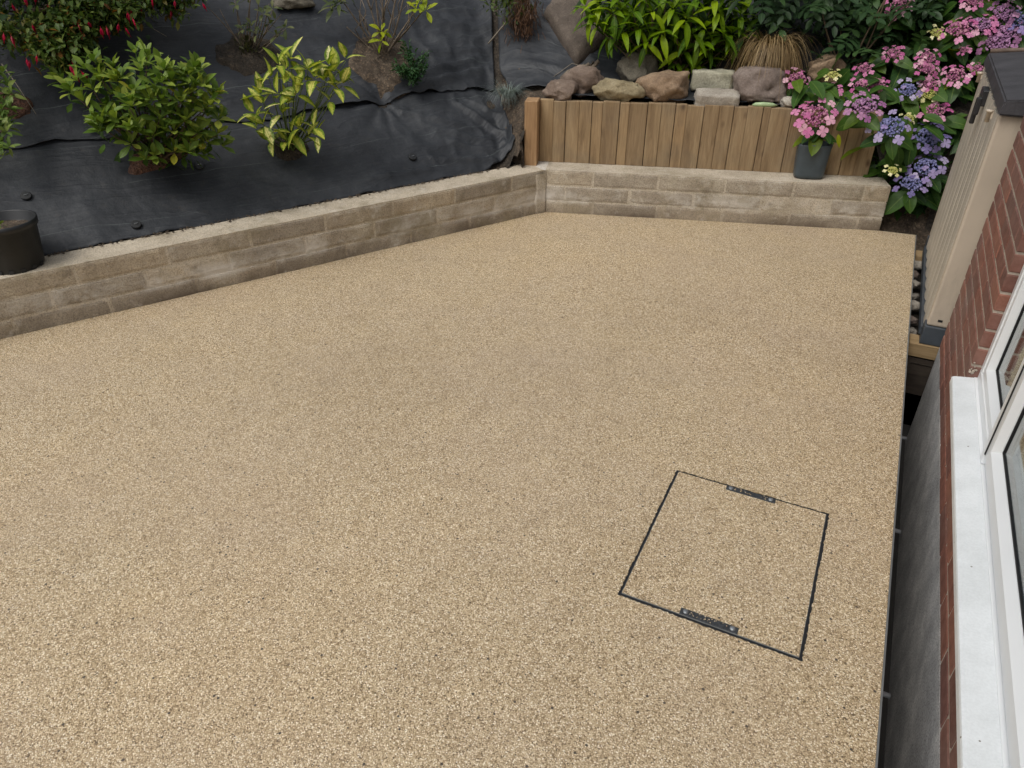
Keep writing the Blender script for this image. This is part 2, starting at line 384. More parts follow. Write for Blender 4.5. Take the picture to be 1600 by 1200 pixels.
# leaves
M['rhodo'] = leaf_mat('rosette_leaf', [(0, (.075, .125, .03)), (.35, (.135, .20, .048)), (.7, (.215, .28, .07)), (.95, (.31, .35, .09)), (1, (.50, .40, .07))], (.16, .22, .07))
M['aucuba'] = leaf_mat('variegated_leaf', [(0, (.36, .39, .09)), (.5, (.54, .54, .15)), (.85, (.66, .63, .24)), (1, (.80, .74, .42))], (.30, .36, .08), edge=(.135, .20, .035))
M['choisya'] = leaf_mat('lance_leaf', [(0, (.05, .105, .014)), (.45, (.10, .175, .018)), (.8, (.165, .25, .025)), (1, (.24, .32, .04))], (.22, .30, .06))
M['hyd'] = leaf_mat('broad_leaf', [(0, (.024, .058, .017)), (.5, (.042, .092, .024)), (.85, (.068, .125, .028)), (1, (.14, .19, .03))], (.12, .18, .05))
M['dark'] = leaf_mat('dark_leaf', [(0, (.020, .042, .018)), (.6, (.036, .070, .030)), (1, (.055, .10, .038))], (.06, .10, .045))
M['fuch'] = leaf_mat('small_leaf', [(0, (.04, .07, .02)), (.5, (.08, .12, .036)), (.85, (.135, .17, .052)), (.95, (.16, .13, .04)), (1, (.20, .085, .035))], mode='island')
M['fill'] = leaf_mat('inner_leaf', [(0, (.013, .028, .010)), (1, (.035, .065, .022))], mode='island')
M['pale'] = leaf_mat('pale_leaf', [(0, (.075, .125, .035)), (.6, (.13, .19, .055)), (1, (.22, .26, .08))], (.22, .28, .10))
M['olive'] = leaf_mat('olive_leaf', [(0, (.045, .062, .025)), (.6, (.08, .10, .04)), (1, (.13, .14, .06))])
M['lime'] = leaf_mat('lime_leaf', [(0, (.16, .22, .02)), (1, (.33, .36, .05))], (.3, .35, .08))
M['carex'] = leaf_mat('bronze_blade', [(0, (.085, .055, .028)), (.5, (.20, .14, .075)), (1, (.42, .32, .19))], mode='island', trans=.15)
M['fescue'] = leaf_mat('blue_blade', [(0, (.08, .10, .095)), (1, (.24, .28, .265))], mode='island', trans=.15)
M['weed'] = leaf_mat('fern_leaf', [(0, (.022, .055, .024)), (1, (.06, .115, .05))], mode='island')
M['brownhair'] = leaf_mat('dead_strand', [(0, (.05, .028, .018)), (1, (.15, .09, .06))], mode='island', trans=.1)
M['fucred'] = leaf_mat('red_petal', [(0, (.27, .022, .045)), (1, (.45, .05, .09))], trans=.25)
M['fl_pk'] = leaf_mat('pink_floret', [(0, (.46, .14, .30)), (.6, (.56, .24, .40)), (1, (.70, .46, .54))], trans=.25)
M['fl_mv'] = leaf_mat('mauve_floret', [(0, (.32, .15, .30)), (1, (.48, .28, .42))], trans=.25)
M['fl_bl'] = leaf_mat('violet_floret', [(0, (.18, .16, .34)), (.6, (.28, .22, .42)), (1, (.46, .41, .57))], trans=.25)
M['fl_cr'] = leaf_mat('cream_floret', [(0, (.62, .60, .30)), (1, (.80, .76, .52))], trans=.25)
M['c_pk'] = leaf_mat('rose_bud', [(0, (.22, .07, .15)), (.6, (.36, .15, .25)), (1, (.48, .28, .32))], mode='island', trans=.1)
M['c_mv'] = leaf_mat('mauve_bud', [(0, (.20, .10, .20)), (1, (.40, .24, .38))], mode='island', trans=.1)
M['c_bl'] = leaf_mat('blue_bud', [(0, (.10, .11, .24)), (1, (.26, .26, .44))], mode='island', trans=.1)
M['c_cr'] = leaf_mat('lime_bud', [(0, (.30, .34, .10)), (1, (.55, .52, .22))], mode='island', trans=.1)
M['r_red'] = rock_mat('red_sandstone', [(.105, .075, .058), (.17, .125, .098), (.24, .185, .148), (.30, .25, .20)])
M['r_buff'] = rock_mat('buff_sandstone', [(.16, .13, .075), (.26, .215, .13), (.34, .29, .19), (.40, .36, .27)])
M['r_orange'] = rock_mat('ochre_sandstone', [(.15, .10, .065), (.24, .165, .105), (.31, .225, .15), (.33, .28, .21)])
M['r_grey'] = rock_mat('grey_stone', [(.095, .085, .065), (.145, .13, .10), (.20, .18, .14), (.26, .25, .21)])
M['r_pink'] = rock_mat('pinkish_stone', [(.13, .10, .085), (.185, .145, .125), (.25, .205, .18), (.34, .31, .28)])
M['r_slab'] = rock_mat('brown_slab', [(.062, .048, .038), (.095, .075, .06), (.135, .108, .088), (.32, .29, .26)])
M['r_pale'] = rock_mat('pale_concrete', [(.26, .25, .18), (.38, .365, .28), (.48, .46, .37), (.55, .54, .46)])
M['r_white'] = rock_mat('rough_concrete', [(.28, .25, .21), (.37, .335, .29), (.46, .43, .38), (.55, .53, .48)])
M['hole'] = simple('void_floor', (.02, .018, .016), .9, 0, .3, 8, .2)
M['rubble'] = rock_mat('rubble', [(.12, .11, .095), (.22, .20, .175), (.36, .34, .30), (.5, .48, .44)], 18)
M['podgreen'] = simple('pale_green_pod', (.34, .45, .24), .45, 0, .15, 40, .1)
M['darkboard'] = wood_mat('dark_wet_board', [(.02, .014, .01), (.035, .025, .018), (.05, .037, .027)], 'x')

# ------------------------------------------------------------------ layout frame
A = (-2.064, 4.703)                     # inner corner of the low wall
DL, NL = (-.498, -.867), (-.867, .498)  # left run: along, outward
DB, NB = (.957, .290), (-.290, .957)    # back run: along, outward
WH = .307                               # wall height above the patio
def PL(s, d, z=0): return Vector((A[0] + DL[0] * s + NL[0] * d, A[1] + DL[1] * s + NL[1] * d, z))
def PB(t, d, z=0): return Vector((A[0] + DB[0] * t + NB[0] * d, A[1] + DB[1] * t + NB[1] * d, z))
def sdtd(x, y):
    px, py = x - A[0], y - A[1]
    return px * DL[0] + py * DL[1], px * NL[0] + py * NL[1], px * DB[0] + py * DB[1], px * NB[0] + py * NB[1]
def hgt(x, y):
    s, dL, tB, dB = sdtd(x, y)
    zL = .27 + .75 * max(0, dL - .2)
    if zL > 2.2: zL = 2.2 + (zL - 2.2) * .2
    zB = .69 + .12 * max(0, dB - .2) + .55 * max(0, dB - .55)
    if zB > 2.2: zB = 2.2 + (zB - 2.2) * .2
    e = ss(2.1, 2.32, tB)
    low = -.1 + 1.9 * max(0, dB - .03)
    zB = zB * (1 - e) + min(zB, low) * e
    w = ss(-.22, .0, dB - dL)
    return zL * (1 - w) + max(zL, zB) * w if dL > 0 else zB

# ------------------------------------------------------------------ patio
MH = (-.402, 1.566, .157, 2.256)        # inspection cover opening x0,y0,x1,y1
def jag(p0, p1, n, amp):
    p0, p1 = Vector(p0), Vector(p1); d = p1 - p0; nn = Vector((-d.y, d.x)).normalized()
    return [p0 + d * (i / n) + nn * random.uniform(-amp, amp) for i in range(n)]
def loop_of(corners, step, amp):
    o = []
    for i in range(len(corners)):
        a, b = Vector(corners[i]), Vector(corners[(i + 1) % len(corners)])
        o += jag(a, b, max(2, int((b - a).length / step)), amp)
    return o
PX1 = .366
outer = [(PX1, -1.6), (PX1, 5.395)]
e = PB(2.42, -.002); 
outer += [(PB(2.30, .004).x, PB(2.30, .004).y), (PB(0, .004).x, PB(0, .004).y)] + [(PL(s_, .004).x, PL(s_, .004).y) for s_ in (5.6,)] + [(-6.0, -1.6)]
hole = loop_of([(MH[0], MH[1]), (MH[2], MH[1]), (MH[2], MH[3]), (MH[0], MH[3])], .008, .0022)
bm = bmesh.new()
def addloop(bm, pts, z):
    vs = [bm.verts.new((q[0], q[1], z)) for q in pts]
    return vs, [bm.edges.new((vs[i], vs[(i + 1) % len(vs)])) for i in range(len(vs))]
v1, e1 = addloop(bm, outer, 0); v2, e2 = addloop(bm, hole, 0)
bmesh.ops.triangle_fill(bm, edges=e1 + e2, use_beauty=True)
for vs, dep in ((v1, -.10), (v2, -.03)):
    lo = [bm.verts.new((v.co.x, v.co.y, dep)) for v in vs]
    for i in range(len(vs)):
        j = (i + 1) % len(vs); bm.faces.new((vs[i], vs[j], lo[j], lo[i]))
patio = mobj('patio', bm_mesh('patio', bm, M['gravel'])); tag(patio, kind='structure')
for f_ in patio.data.polygons:
    pass
box('edging_strip', (PX1 + .0005, -1.6, -.10), (PX1 + .0055, 5.395, .001), M['edging'], patio)
sub = box('patio_base', (-1.0, -1.6, -.55), (PX1 - .03, 4.9, -.103), M['hole'], patio)
for y_ in (2.33, 1.60, 2.95):
    tube('fixing_peg', [(PX1 - .01, y_, -.05), (PX1 + .035, y_ + .004, -.054)], .0075, M['steel'], patio, 8)

# inspection cover
mc = thing('inspection_cover', 'rectangular recessed drain cover filled with the same gravel, outlined by black joints', 'drain cover', ((MH[0] + MH[2]) / 2, (MH[1] + MH[3]) / 2, 0))
wj = .0105
box('tray_floor', (MH[0] - .01, MH[1] - .01, -.038), (MH[2] + .01, MH[3] + .01, -.0345), M['slot'], mc)
for (x0, y0, x1, y1) in ((MH[0] - .004, MH[1] - .004, MH[2] + .004, MH[1] + wj * 1.25 + .003), (MH[0] - .004, MH[3] - wj * .95 - .003, MH[2] + .004, MH[3] + .004), (MH[0] - .004, MH[1] + wj * 1.25 + .0035, MH[0] + wj + .003, MH[3] - wj * .95 - .0035), (MH[2] - wj - .003, MH[1] + wj * 1.25 + .0035, MH[2] + .004, MH[3] - wj * .95 - .0035)):
    box('joint_strip', (x0, y0, -.034), (x1, y1, -.0025), M['slot'], mc)
inn = loop_of([(MH[0] + wj, MH[1] + wj * 1.25), (MH[2] - wj, MH[1] + wj * 1.25), (MH[2] - wj, MH[3] - wj * .95), (MH[0] + wj, MH[3] - wj * .95)], .008, .0007)
bm = bmesh.new(); v1, e1 = addloop(bm, inn, .0); bmesh.ops.triangle_fill(bm, edges=e1)
lo = [bm.verts.new((v.co.x, v.co.y, -.030)) for v in v1]
for i in range(len(v1)):
    j = (i + 1) % len(v1); bm.faces.new((v1[i], v1[j], lo[j], lo[i]))
mobj('gravel_inlay', bm_mesh('gravel_inlay', bm, M['gravel']), mc)
for (x0, x1, y0, y1, zz) in ((MH[0] + wj, MH[2] - wj, MH[1] + .0105, MH[1] + .0122, .0006), (MH[2] - .0100, MH[2] - .0092, MH[1] + .014, MH[3] - .011, .0003), (MH[0] + .0092, MH[0] + .0100, MH[1] + .014, MH[3] - .011, .0003)):
    box('tray_rim', (x0, y0, -.02), (x1, y1, zz), M['edging'], mc)
for (x0, x1, y0, y1) in ((-.207, -.030, MH[1] + .0130, MH[1] + .038), (-.207, -.028, MH[3] - .034, MH[3] - .008)):
    pl = box('lifting_plate', (x0, y0, -.02), (x1, y1, .0025), M['darksteel'], mc, .0012)
    for xx in (x0 + .017, x1 - .017):
        v, f = lathe_geo([(.0, .0045), (.006, .0045), (.0085, .003), (.0085, -.004)], 12)
        mobj('screw_cap', mkmesh('screw_cap', v, f, M['steel'], True), pl, (xx, (y0 + y1) / 2, .0025))
    bm = bmesh.new()
    for k in range(26):
        a = random.uniform(x0 + .03, x1 - .03); c = random.uniform(y0 + .004, y1 - .004); r_ = random.uniform(.001, .0024)
        bmesh.ops.create_icosphere(bm, subdivisions=1, radius=r_, matrix=Matrix.Translation((a, c, .0028)))
    tag(mobj('grit', bm_mesh('grit', bm, M['gravel']), pl), kind='stuff')

# ------------------------------------------------------------------ low block wall
wall = thing('block_wall', 'low concrete block wall, three courses, bending around the gravel patio', 'wall', PL(0, .1, 0))
def block_mesh(L_, Hh, D_, seed, spall=False):
    nx, nz, ny = max(3, int(L_ / .03)), 5, 6
    bm = bmesh.new(); g = bmesh.ops.create_cube(bm, size=1)
    vert_e = lambda ax: [e for e in bm.edges if abs((e.verts[0].co - e.verts[1].co)[ax]) > 1e-4]
    for ax, cuts in ((0, nx), (1, ny), (2, nz)):
        bmesh.ops.subdivide_edges(bm, edges=vert_e(ax), cuts=cuts, use_grid_fill=True)
    for v in bm.verts:
        u, w, h = v.co.x, v.co.y, v.co.z                         # -.5...5
        q = Vector((u * L_, w * D_, h * Hh))
        ed = min(.5 - abs(u), 9) * L_, (.5 - abs(w)) * D_, (.5 - abs(h)) * Hh
        near = sorted(ed)[1]
        sh = .0026 * max(0, 1 - near / .010)                      # worn arrises
        k = Vector((q.x * 14 + seed * 7.1, q.y * 14, q.z * 14))
        dsp = noise.noise_vector(k) * .0016 + noise.noise_vector(k * 3) * .0009
        if abs(w + .5) < 1e-3 and spall and abs(u) < .44 and abs(h) < .40:
            dsp.y += .016 + .010 * noise.noise(k * 1.5)
        q += dsp
        q.x -= math.copysign(sh, u); q.z -= math.copysign(sh, h); q.y -= math.copysign(sh, w)
        v.co = q
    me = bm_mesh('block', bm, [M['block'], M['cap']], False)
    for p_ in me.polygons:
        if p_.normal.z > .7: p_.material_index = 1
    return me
def run(org, ax, ay, length, starts, top_face, spall=None, seed=0):
    ang = math.atan2(ax[1], ax[0])
    for c in range(3):
        z0 = -.013 + c * .1068; z1 = z0 + .0985
        u = starts[c]; k = 0
        while u < length:
            a = max(u, 0); b_ = min(u + .44, length)
            if b_ - a > .04:
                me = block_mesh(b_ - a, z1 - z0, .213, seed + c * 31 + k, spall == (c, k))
                o = bpy.data.objects.new('block', me)
                prud = random.uniform(-.0015, .0010)
                x = Vector((org[0], org[1], 0)) + Vector((*ax, 0)) * ((a + b_) / 2) + Vector((*ay, 0)) * (.1065 + prud)
                x.z = (z0 + z1) / 2 + random.uniform(-.001, .001)
                place(o, wall, x); o.rotation_euler = (0, 0, ang)
            u += .451; k += 1
# left run goes from its far end towards the corner so its outward side is -y local
LFAR = PL(5.5, 0)
def run_left():
    ax = (-DL[0], -DL[1]); ay = NL
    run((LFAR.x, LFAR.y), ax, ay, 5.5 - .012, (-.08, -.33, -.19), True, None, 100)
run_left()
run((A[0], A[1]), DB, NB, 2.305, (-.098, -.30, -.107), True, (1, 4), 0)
# mortar cores
obox('mortar', (0.0, .0034, -.10), (5.49, .210, WH - .0022), M['mortar'], wall, (LFAR.x, LFAR.y, 0), (-DL[0], -DL[1]), NL)
obox('mortar', (.0, .0034, -.10), (2.298, .210, WH - .0022), M['mortar'], wall, (A[0], A[1], 0), DB, NB)
# corner wedge and smeared corner fillet
bm = bmesh.new(); mit = Vector((*NL, 0)) + Vector((*NB, 0)); mit = mit.normalized() * (.214 / (mit.normalized().dot(Vector((*NL, 0)))))
pts = [PL(.01, .0), PL(.01, .213), Vector((A[0], A[1], 0)) + mit, PB(.006, .213), PB(.006, .0)]
lo = [bm.verts.new((q.x, q.y, -.1)) for q in pts]; hi = [bm.verts.new((q.x, q.y, WH - .003)) for q in pts]
bm.faces.new(hi); bm.faces.new(list(reversed(lo)))
for i in range(5): bm.faces.new((lo[i], lo[(i + 1) % 5], hi[(i + 1) % 5], hi[i]))
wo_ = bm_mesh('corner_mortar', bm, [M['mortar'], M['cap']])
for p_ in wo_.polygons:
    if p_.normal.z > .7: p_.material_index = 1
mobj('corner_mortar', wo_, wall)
v, f = [], []
nu, nv = 10, 12
for i in range(nu + 1):
    for j in range(nv + 1):
        u = i / nu; h = -.01 + (WH - .012) * j / nv
        lim = .085 + .02 * fbm(h * 9, 3.3) ; s_ = lim * u
        q = PL(s_ + .001, -.006 * math.sqrt(max(0, 1 - u ** 3)) - .001 - .004 * (1 - u) , h)
        if u == 1: q = PL(s_, .004, h)
        v.append(q)
for i in range(nu):
    for j in range(nv): f.append((i * (nv + 1) + j, (i + 1) * (nv + 1) + j, (i + 1) * (nv + 1) + j + 1, i * (nv + 1) + j + 1))
mobj('mortar_fillet', mkmesh('mortar_fillet', v, f, M['mortar'], True), wall)

# ------------------------------------------------------------------ terrain
v, f, idx = [], [], {}
stp = .07
gx0, gx1, gy0, gy1 = -8.4, 4.2, -1.6, 10.6
nx, ny = int((gx1 - gx0) / stp), int((gy1 - gy0) / stp)
for i in range(nx + 1):
    for j in range(ny + 1):
        x, y = gx0 + i * stp, gy0 + j * stp
        s_, dL, tB, dB = sdtd(x, y); m_ = max(dL, dB)
        low = x > .37 and y > 3.8 and dB < .12
        if (m_ > .12 and not (dB >= dL - .05 and dB < .235 and tB < 2.25)) or low:
            z = hgt(x, y) if m_ > .12 else -.16
            if dL < .25 and dB < .12 and low: z = -.16
            z += .03 * fbm(x * 4, y * 4) * ss(.15, .4, m_)
            if dL > .2 and dB < dL: z -= .012
            idx[i, j] = len(v); v.append((x, y, z))
for i in range(nx):
    for j in range(ny):
        k = [(i, j), (i + 1, j), (i + 1, j + 1), (i, j + 1)]
        if all(q in idx for q in k): f.append(tuple(idx[q] for q in k))
tag(mobj('soil_bank', mkmesh('soil_bank', v, f, M['darksoil'], True)), kind='structure')
# soil face at the back corner of the patio, beyond the wall end
v, f = [], []
for i in range(41):
    for j in range(25):
        t = 2.25 + 1.2 * i / 40; d = -.10 + .62 * j / 24
        z = -.13 + 1.35 * max(0, d - .035) ** .9 + .045 * fbm(t * 6, d * 6) + .025 * abs(fbm(t * 15, d * 15, 4))
        v.append(PB(t, d, z))
for i in range(40):
    for j in range(24): f.append((i * 25 + j, (i + 1) * 25 + j, (i + 1) * 25 + j + 1, i * 25 + j + 1))
tag(mobj('soil_face', mkmesh('soil_face', v, f, M['soil'], True)), kind='structure')
tag(box('gap_floor', (PX1 - .03, -1.6, -.62), (1.2, 3.9, -.56), M['hole']), kind='structure')

# ------------------------------------------------------------------ weed membrane sheets
def fold(s, d, s0, d0, s1, d1, w, amp):
    ax, ay = s1 - s0, d1 - d0; L2 = ax * ax + ay * ay
    t = min(1, max(0, ((s - s0) * ax + (d - d0) * ay) / L2))
    q = math.hypot(s - s0 - ax * t, d - d0 - ay * t)
    return amp * 2.0 * math.exp(-(q / w) ** 2) * math.sin(math.pi * (.15 + .7 * t)) 
def star(s, d, s0, d0, n, amp, rad, ph=0):
    r = math.hypot(s - s0, d - d0); th = math.atan2(d - d0, s - s0)
    return amp * (abs(math.sin(n * th / 2 + ph + .8 * fbm(th * 2, r * 3))) - .6) * math.exp(-r / rad) * ss(.0, .06, r) - amp * 1.4 * math.exp(-(r / .05) ** 2)
def crinkle(s, d, sd=0):
    a = .013 * fbm(s * 2.2 + sd, d * 4.5, sd, 5) + .003 * abs(fbm(s * 3 + 9, d * 14 + sd, 2, 4))
    c = .30 + .9 * ss(1.6, .2, s) if sd < 9 else .7
    a += c * .030 * (.5 - abs(fbm(s * 3.2 + d * 2.4, d * 3.0 - s * 2.2, sd + 3, 3))) - c * .012
    return a
LOWF = [(.30, .70, -.02, .30, .022, .022), (.55, .55, .12, .36, .018, .014), (.75, .70, .30, .52, .016, .014), (.2, .72, .02, .55, .018, .016), (.7, .36, .25, .27, .018, .018), (1.3, .30, .75, .30, .015, .012), (.5, .45, .08, .27, .02, .016)]
UPF = [(.75, .85, -.1, 1.0, .028, .03), (.6, .82, -.05, .90, .022, .024), (.35, 1.1, -.2, 1.05, .02, .018), (.4, 1.35, -.3, 1.2, .022, .02), (.3, 1.5, -.35, 1.35, .02, .02), (2.0, .86, 1.3, .95, .02, .012), (1.5, 1.3, .9, 1.25, .02, .015)]
def sheet(name, label, us, vs, fn, P_, off, uvf):
    vv, ff, uvs = [], [], []
    for i, u in enumerate(us):
        for j, w in enumerate(vs):
            a, b_ = fn(u, w); q = P_(a, b_)
            z = max(hgt(q.x, q.y), -.2) + off + uvf['disp'](a, b_, w)
            vv.append((q.x, q.y, z)); uvs.append(uvf['uv'](a, b_))
    n2 = len(vs)
    for i in range(len(us) - 1):
        for j in range(n2 - 1): ff.append((i * n2 + j, (i + 1) * n2 + j, (i + 1) * n2 + j + 1, i * n2 + j + 1))
    o = mobj(name, mkmesh(name, vv, ff, M['membrane'], True, uvs)); tag(o, label, 'ground fabric', 'weed fabric sheets on the bank')
    md = o.modifiers.new('thick', 'SOLIDIFY'); md.thickness = .003; md.offset = 1
    return o
lin = lambda a, b_, n: [a + (b_ - a) * i / n for i in range(n + 1)]
def lowfn(u, w):
    d0 = .222 + .012 * fbm(u * 6, 1.7) + .03 * ss(.5, .1, u); d1 = .84
    d = d0 + (d1 - d0) * w
    rt = .10 - .34 * (d - .2) + .015 * fbm(d * 9, 5.5)
    return max(u, rt) if u > .3 else rt + (u + .3) / .6 * (.3 - rt), d
sheet('weed_fabric', 'lower strip of black weed fabric, tucked behind the low block wall', lin(-.3, 5.4, 330), lin(0, 1, 48), lowfn, PL, .016,
      {'disp': lambda s, d, w: crinkle(s, d) + sum(fold(s, d, *q) for q in LOWF) + star(s, d, .84, .80, 9, .022, .28) + star(s, d, .06, .42, 7, .022, .2, 1) + .02 * math.exp(-(w / .05) ** 2) * (fbm(s * 5, 3) + .1) - .012 * ss(.85, 1, w),
       'uv': lambda s, d: (s, d * 1.25 + .045 * fbm(s * .8, 2) + .02)})
def upfn(u, w):
    d0 = .775 + .03 * fbm(u * 2.2, 7.7) + .02 * math.sin(u * 2.5); d1 = 2.6; d = d0 + (d1 - d0) * w ** 1.3
    rt = -.10 - .60 * (d - .81)
    return max(u, rt) if u > .5 else rt + (u + .6) / 1.1 * (.5 - rt), d
sheet('weed_fabric', 'upper sheet of black weed fabric across the bank, overlapping the strip below', lin(-.6, 5.6, 300), lin(0, 1, 90), upfn, PL, .030,
      {'disp': lambda s, d, w: crinkle(s, d, 5) + sum(fold(s, d, *q) for q in UPF) + star(s, d, .84, .80, 9, .024, .3) + .018 * math.exp(-(w / .015) ** 2) * (fbm(s * 4, 8) + .15),
       'uv': lambda s, d: (s, d * 1.25 + .06 * fbm(s * .7, 4))})
def rtfn(u, w):
    d0 = .47 - .20 * ss(-.2, .15, u) + .015 * fbm(u * 7, 2.2); d = d0 + (2.2 - d0) * w
    lf = -.44 - .20 * max(0, d - .65) + .10 * ss(.75, .5, d)
    return (lf + (u + .5) / .7 * (.2 - lf) if u < .2 else u), d
sheet('weed_fabric', 'black weed fabric sheet behind the timber fence, under the rocks', lin(-.5, 2.2, 150), lin(0, 1, 80), rtfn, PB, .048,
      {'disp': lambda t, d, w: crinkle(t, d, 11) + .012 * math.exp(-(w / .02) ** 2) * (fbm(t * 6, 3) + .2) + fold(t, d, -.4, .75, .3, .6, .02, .012) + fold(t, d, -.2, 1.1, .3, .7, .02, .014),
       'uv': lambda t, d: (t, d * 1.1 + t * .28 + .05 * fbm(t, 6))})

# exposed soil round the shrubs
def soil_patch(c, rx, ry, ang, m_, h=.05, seed=0):
    v, f = [], []; n, k = 14, 40
    for i in range(n + 1):
        for j in range(k):
            th = 2 * math.pi * j / k; r = i / n
            rr = r * (1 + .28 * fbm(math.cos(th) * 1.6 + seed, math.sin(th) * 1.6, seed))
            a, b_ = rx * rr * math.cos(th), ry * rr * math.sin(th)
            x = c[0] + a * math.cos(ang) - b_ * math.sin(ang); y = c[1] + a * math.sin(ang) + b_ * math.cos(ang)
            z = hgt(x, y) + .034 + h * (1 - r ** 2) * (1 - ss(.8, 1, r) * .4) - .05 * ss(.85, 1, r) + .035 * fbm(x * 9, y * 9, seed) * (1 - r * .6) + .02 * abs(fbm(x * 26, y * 26, seed))
            v.append((x, y, z))
    for i in range(n):
        for j in range(k): f.append((i * k + j, i * k + (j + 1) % k, (i + 1) * k + (j + 1) % k, (i + 1) * k + j))
    tag(mobj('soil_patch', mkmesh('soil_patch', v, f, m_, True)), kind='structure')
AL = math.atan2(DL[1], DL[0])
soil_patch((-3.31, 4.62), .27, .20, AL + .35, M['soil'], .05, 1)
soil_patch((-3.86, 3.92), .24, .14, AL, M['darksoil'], .03, 2)
soil_patch((-3.79, 2.94), .19, .06, AL + .1, M['redsoil'], .012, 3)
soil_patch((-3.36, 3.60), .13, .08, AL, M['darksoil'], .02, 4)
soil_patch((-4.45, 2.58), .16, .08, AL, M['redsoil'], .02, 5)
# soil slope beside the fence post
v, f = [], []
for i in range(17):
    for j in range(25):
        d = .12 + .66 * j / 24; rt_ = .13 - .34 * (d - .2); s_ = -.30 + (rt_ + .30) * i / 16; q = PL(s_, d)
        _, dL_, tB_, dB_ = sdtd(q.x, q.y); z = max(hgt(q.x, q.y), .298) + .012 + .024 * fbm(q.x * 12, q.y * 12) + .014 * abs(fbm(q.x * 35, q.y * 35)) - .025 * ss(.8, 1, i / 16)
        if tB_ > -.175 and dB_ < .27: z = .25
        v.append((q.x, q.y, z))
for i in range(16):
    for j in range(24): f.append((i * 25 + j, (i + 1) * 25 + j, (i + 1) * 25 + j + 1, i * 25 + j + 1))
tag(mobj('soil_slope', mkmesh('soil_slope', v, f, M['soil'], True)), kind='structure')
bm = bmesh.new()
for k in range(16):
    bmesh.ops.create_icosphere(bm, subdivisions=2, radius=random.uniform(.025, .05), matrix=Matrix.Translation((-2.315 + random.gauss(0, .022), 4.80 + random.gauss(0, .022), .315 + random.uniform(-.01, .05))))
for v_ in bm.verts: v_.co += noise.noise_vector(v_.co * 30) * .012
tag(mobj('soil_heap', bm_mesh('soil_heap', bm, M['soil'], True)), kind='structure')
# crumbs of soil along the back of the wall
bm = bmesh.new()
for k in range(420):
    s_ = random.uniform(.05, 3.7); q = PL(s_, .2 + random.gauss(0, .012), WH + .004)
    r_ = random.uniform(.002, .007)
    bmesh.ops.create_icosphere(bm, subdivisions=1, radius=r_, matrix=Matrix.Translation(q) @ Matrix.Diagonal((1.4, 1, .6, 1)))
tag(mobj('soil_crumbs', bm_mesh('soil_crumbs', bm, M['soil'])), 'brown soil crumbs along the back edge of the low wall', 'soil', kind='stuff')

# fabric pegs
PEGS = [((-3.61, 3.09), 'black round fabric peg just below the rosette-leaved shrub'), ((-3.61, 2.57), 'black round fabric peg closest to the low wall, left half'),
        ((-4.05, 2.29), 'black round fabric peg behind the black flower pot'), ((-2.81, 4.17), 'black round fabric peg low on the bank, nearest the timber post'),
        ((-2.92, 5.21), 'black round fabric peg high in the folds above the blue grass tuft'), ((-3.58, 4.39), 'black round fabric peg just above the variegated shrub')]
for (x, y), lab in PEGS:
    v, f = lathe_geo([(.0, .003), (.008, .003), (.010, .0015), (.024, .0012), (.027, -.002), (.027, -.02)], 20)
    pg = mobj('fabric_peg', mkmesh('fabric_peg', v, f, M['black'], False), None, (x, y, hgt(x, y) + .034)); pg.rotation_euler = (0, 0, 0)
    n_ = Vector((hgt(x - .05, y) - hgt(x + .05, y), hgt(x, y - .05) - hgt(x, y + .05), .1)).normalized()
    pg.rotation_euler = n_.to_track_quat('Z', 'Y').to_euler(); tag(pg, lab, 'peg', 'pegs holding the weed fabric')
    v, f = tube_geo([(-.010, 0, .004), (.010, .003, .004)], .0018, 5); mobj('slot_glint', mkmesh('slot_glint', v, f, M['steel']), None)  # highlight on the peg head, modelled as a thin pale steel bar
    g_ = bpy.data.objects[-1] if False else COL.objects[-1]
    g_.name = 'peg_glint'; g_.parent = pg; g_.location = (0, 0, 0)

# ------------------------------------------------------------------ timber fence
FB = .205                                # boards stand this far behind the wall face
FTOP = .730
fence = thing('timber_fence', 'short retaining fence of upright brown timber boards on the back wall', 'fence', PB(1.1, FB, WH))
cuts = [-.075, .022, .110, .204, .292, .366, .482, .548, .672, .765, .860, .936, 1.050, 1.152, 1.246, 1.336, 1.436, 1.484, 1.622, 1.71, 1.81, 1.90, 2.005, 2.10, 2.20]
for i in range(len(cuts) - 1):
    strong = i % 2 == 0
    a, b_ = cuts[i] + (.0020 if strong else .0005), cuts[i + 1] - (.0005 if strong else .0020)
    pr_ = random.uniform(-.004, .004)
    o = obox('board', (a, FB + pr_, WH - .003), (b_, FB + .045 + pr_, FTOP + random.uniform(-.005, .005)), M['wood'], fence, (A[0], A[1], 0), DB, NB, .003, 1)
post = obox('post', (-.165, FB - .115, WH - .02), (-.075, FB + .02, FTOP + .012), M['postwood'], fence, (A[0], A[1], 0), DB, NB, .004, 1)

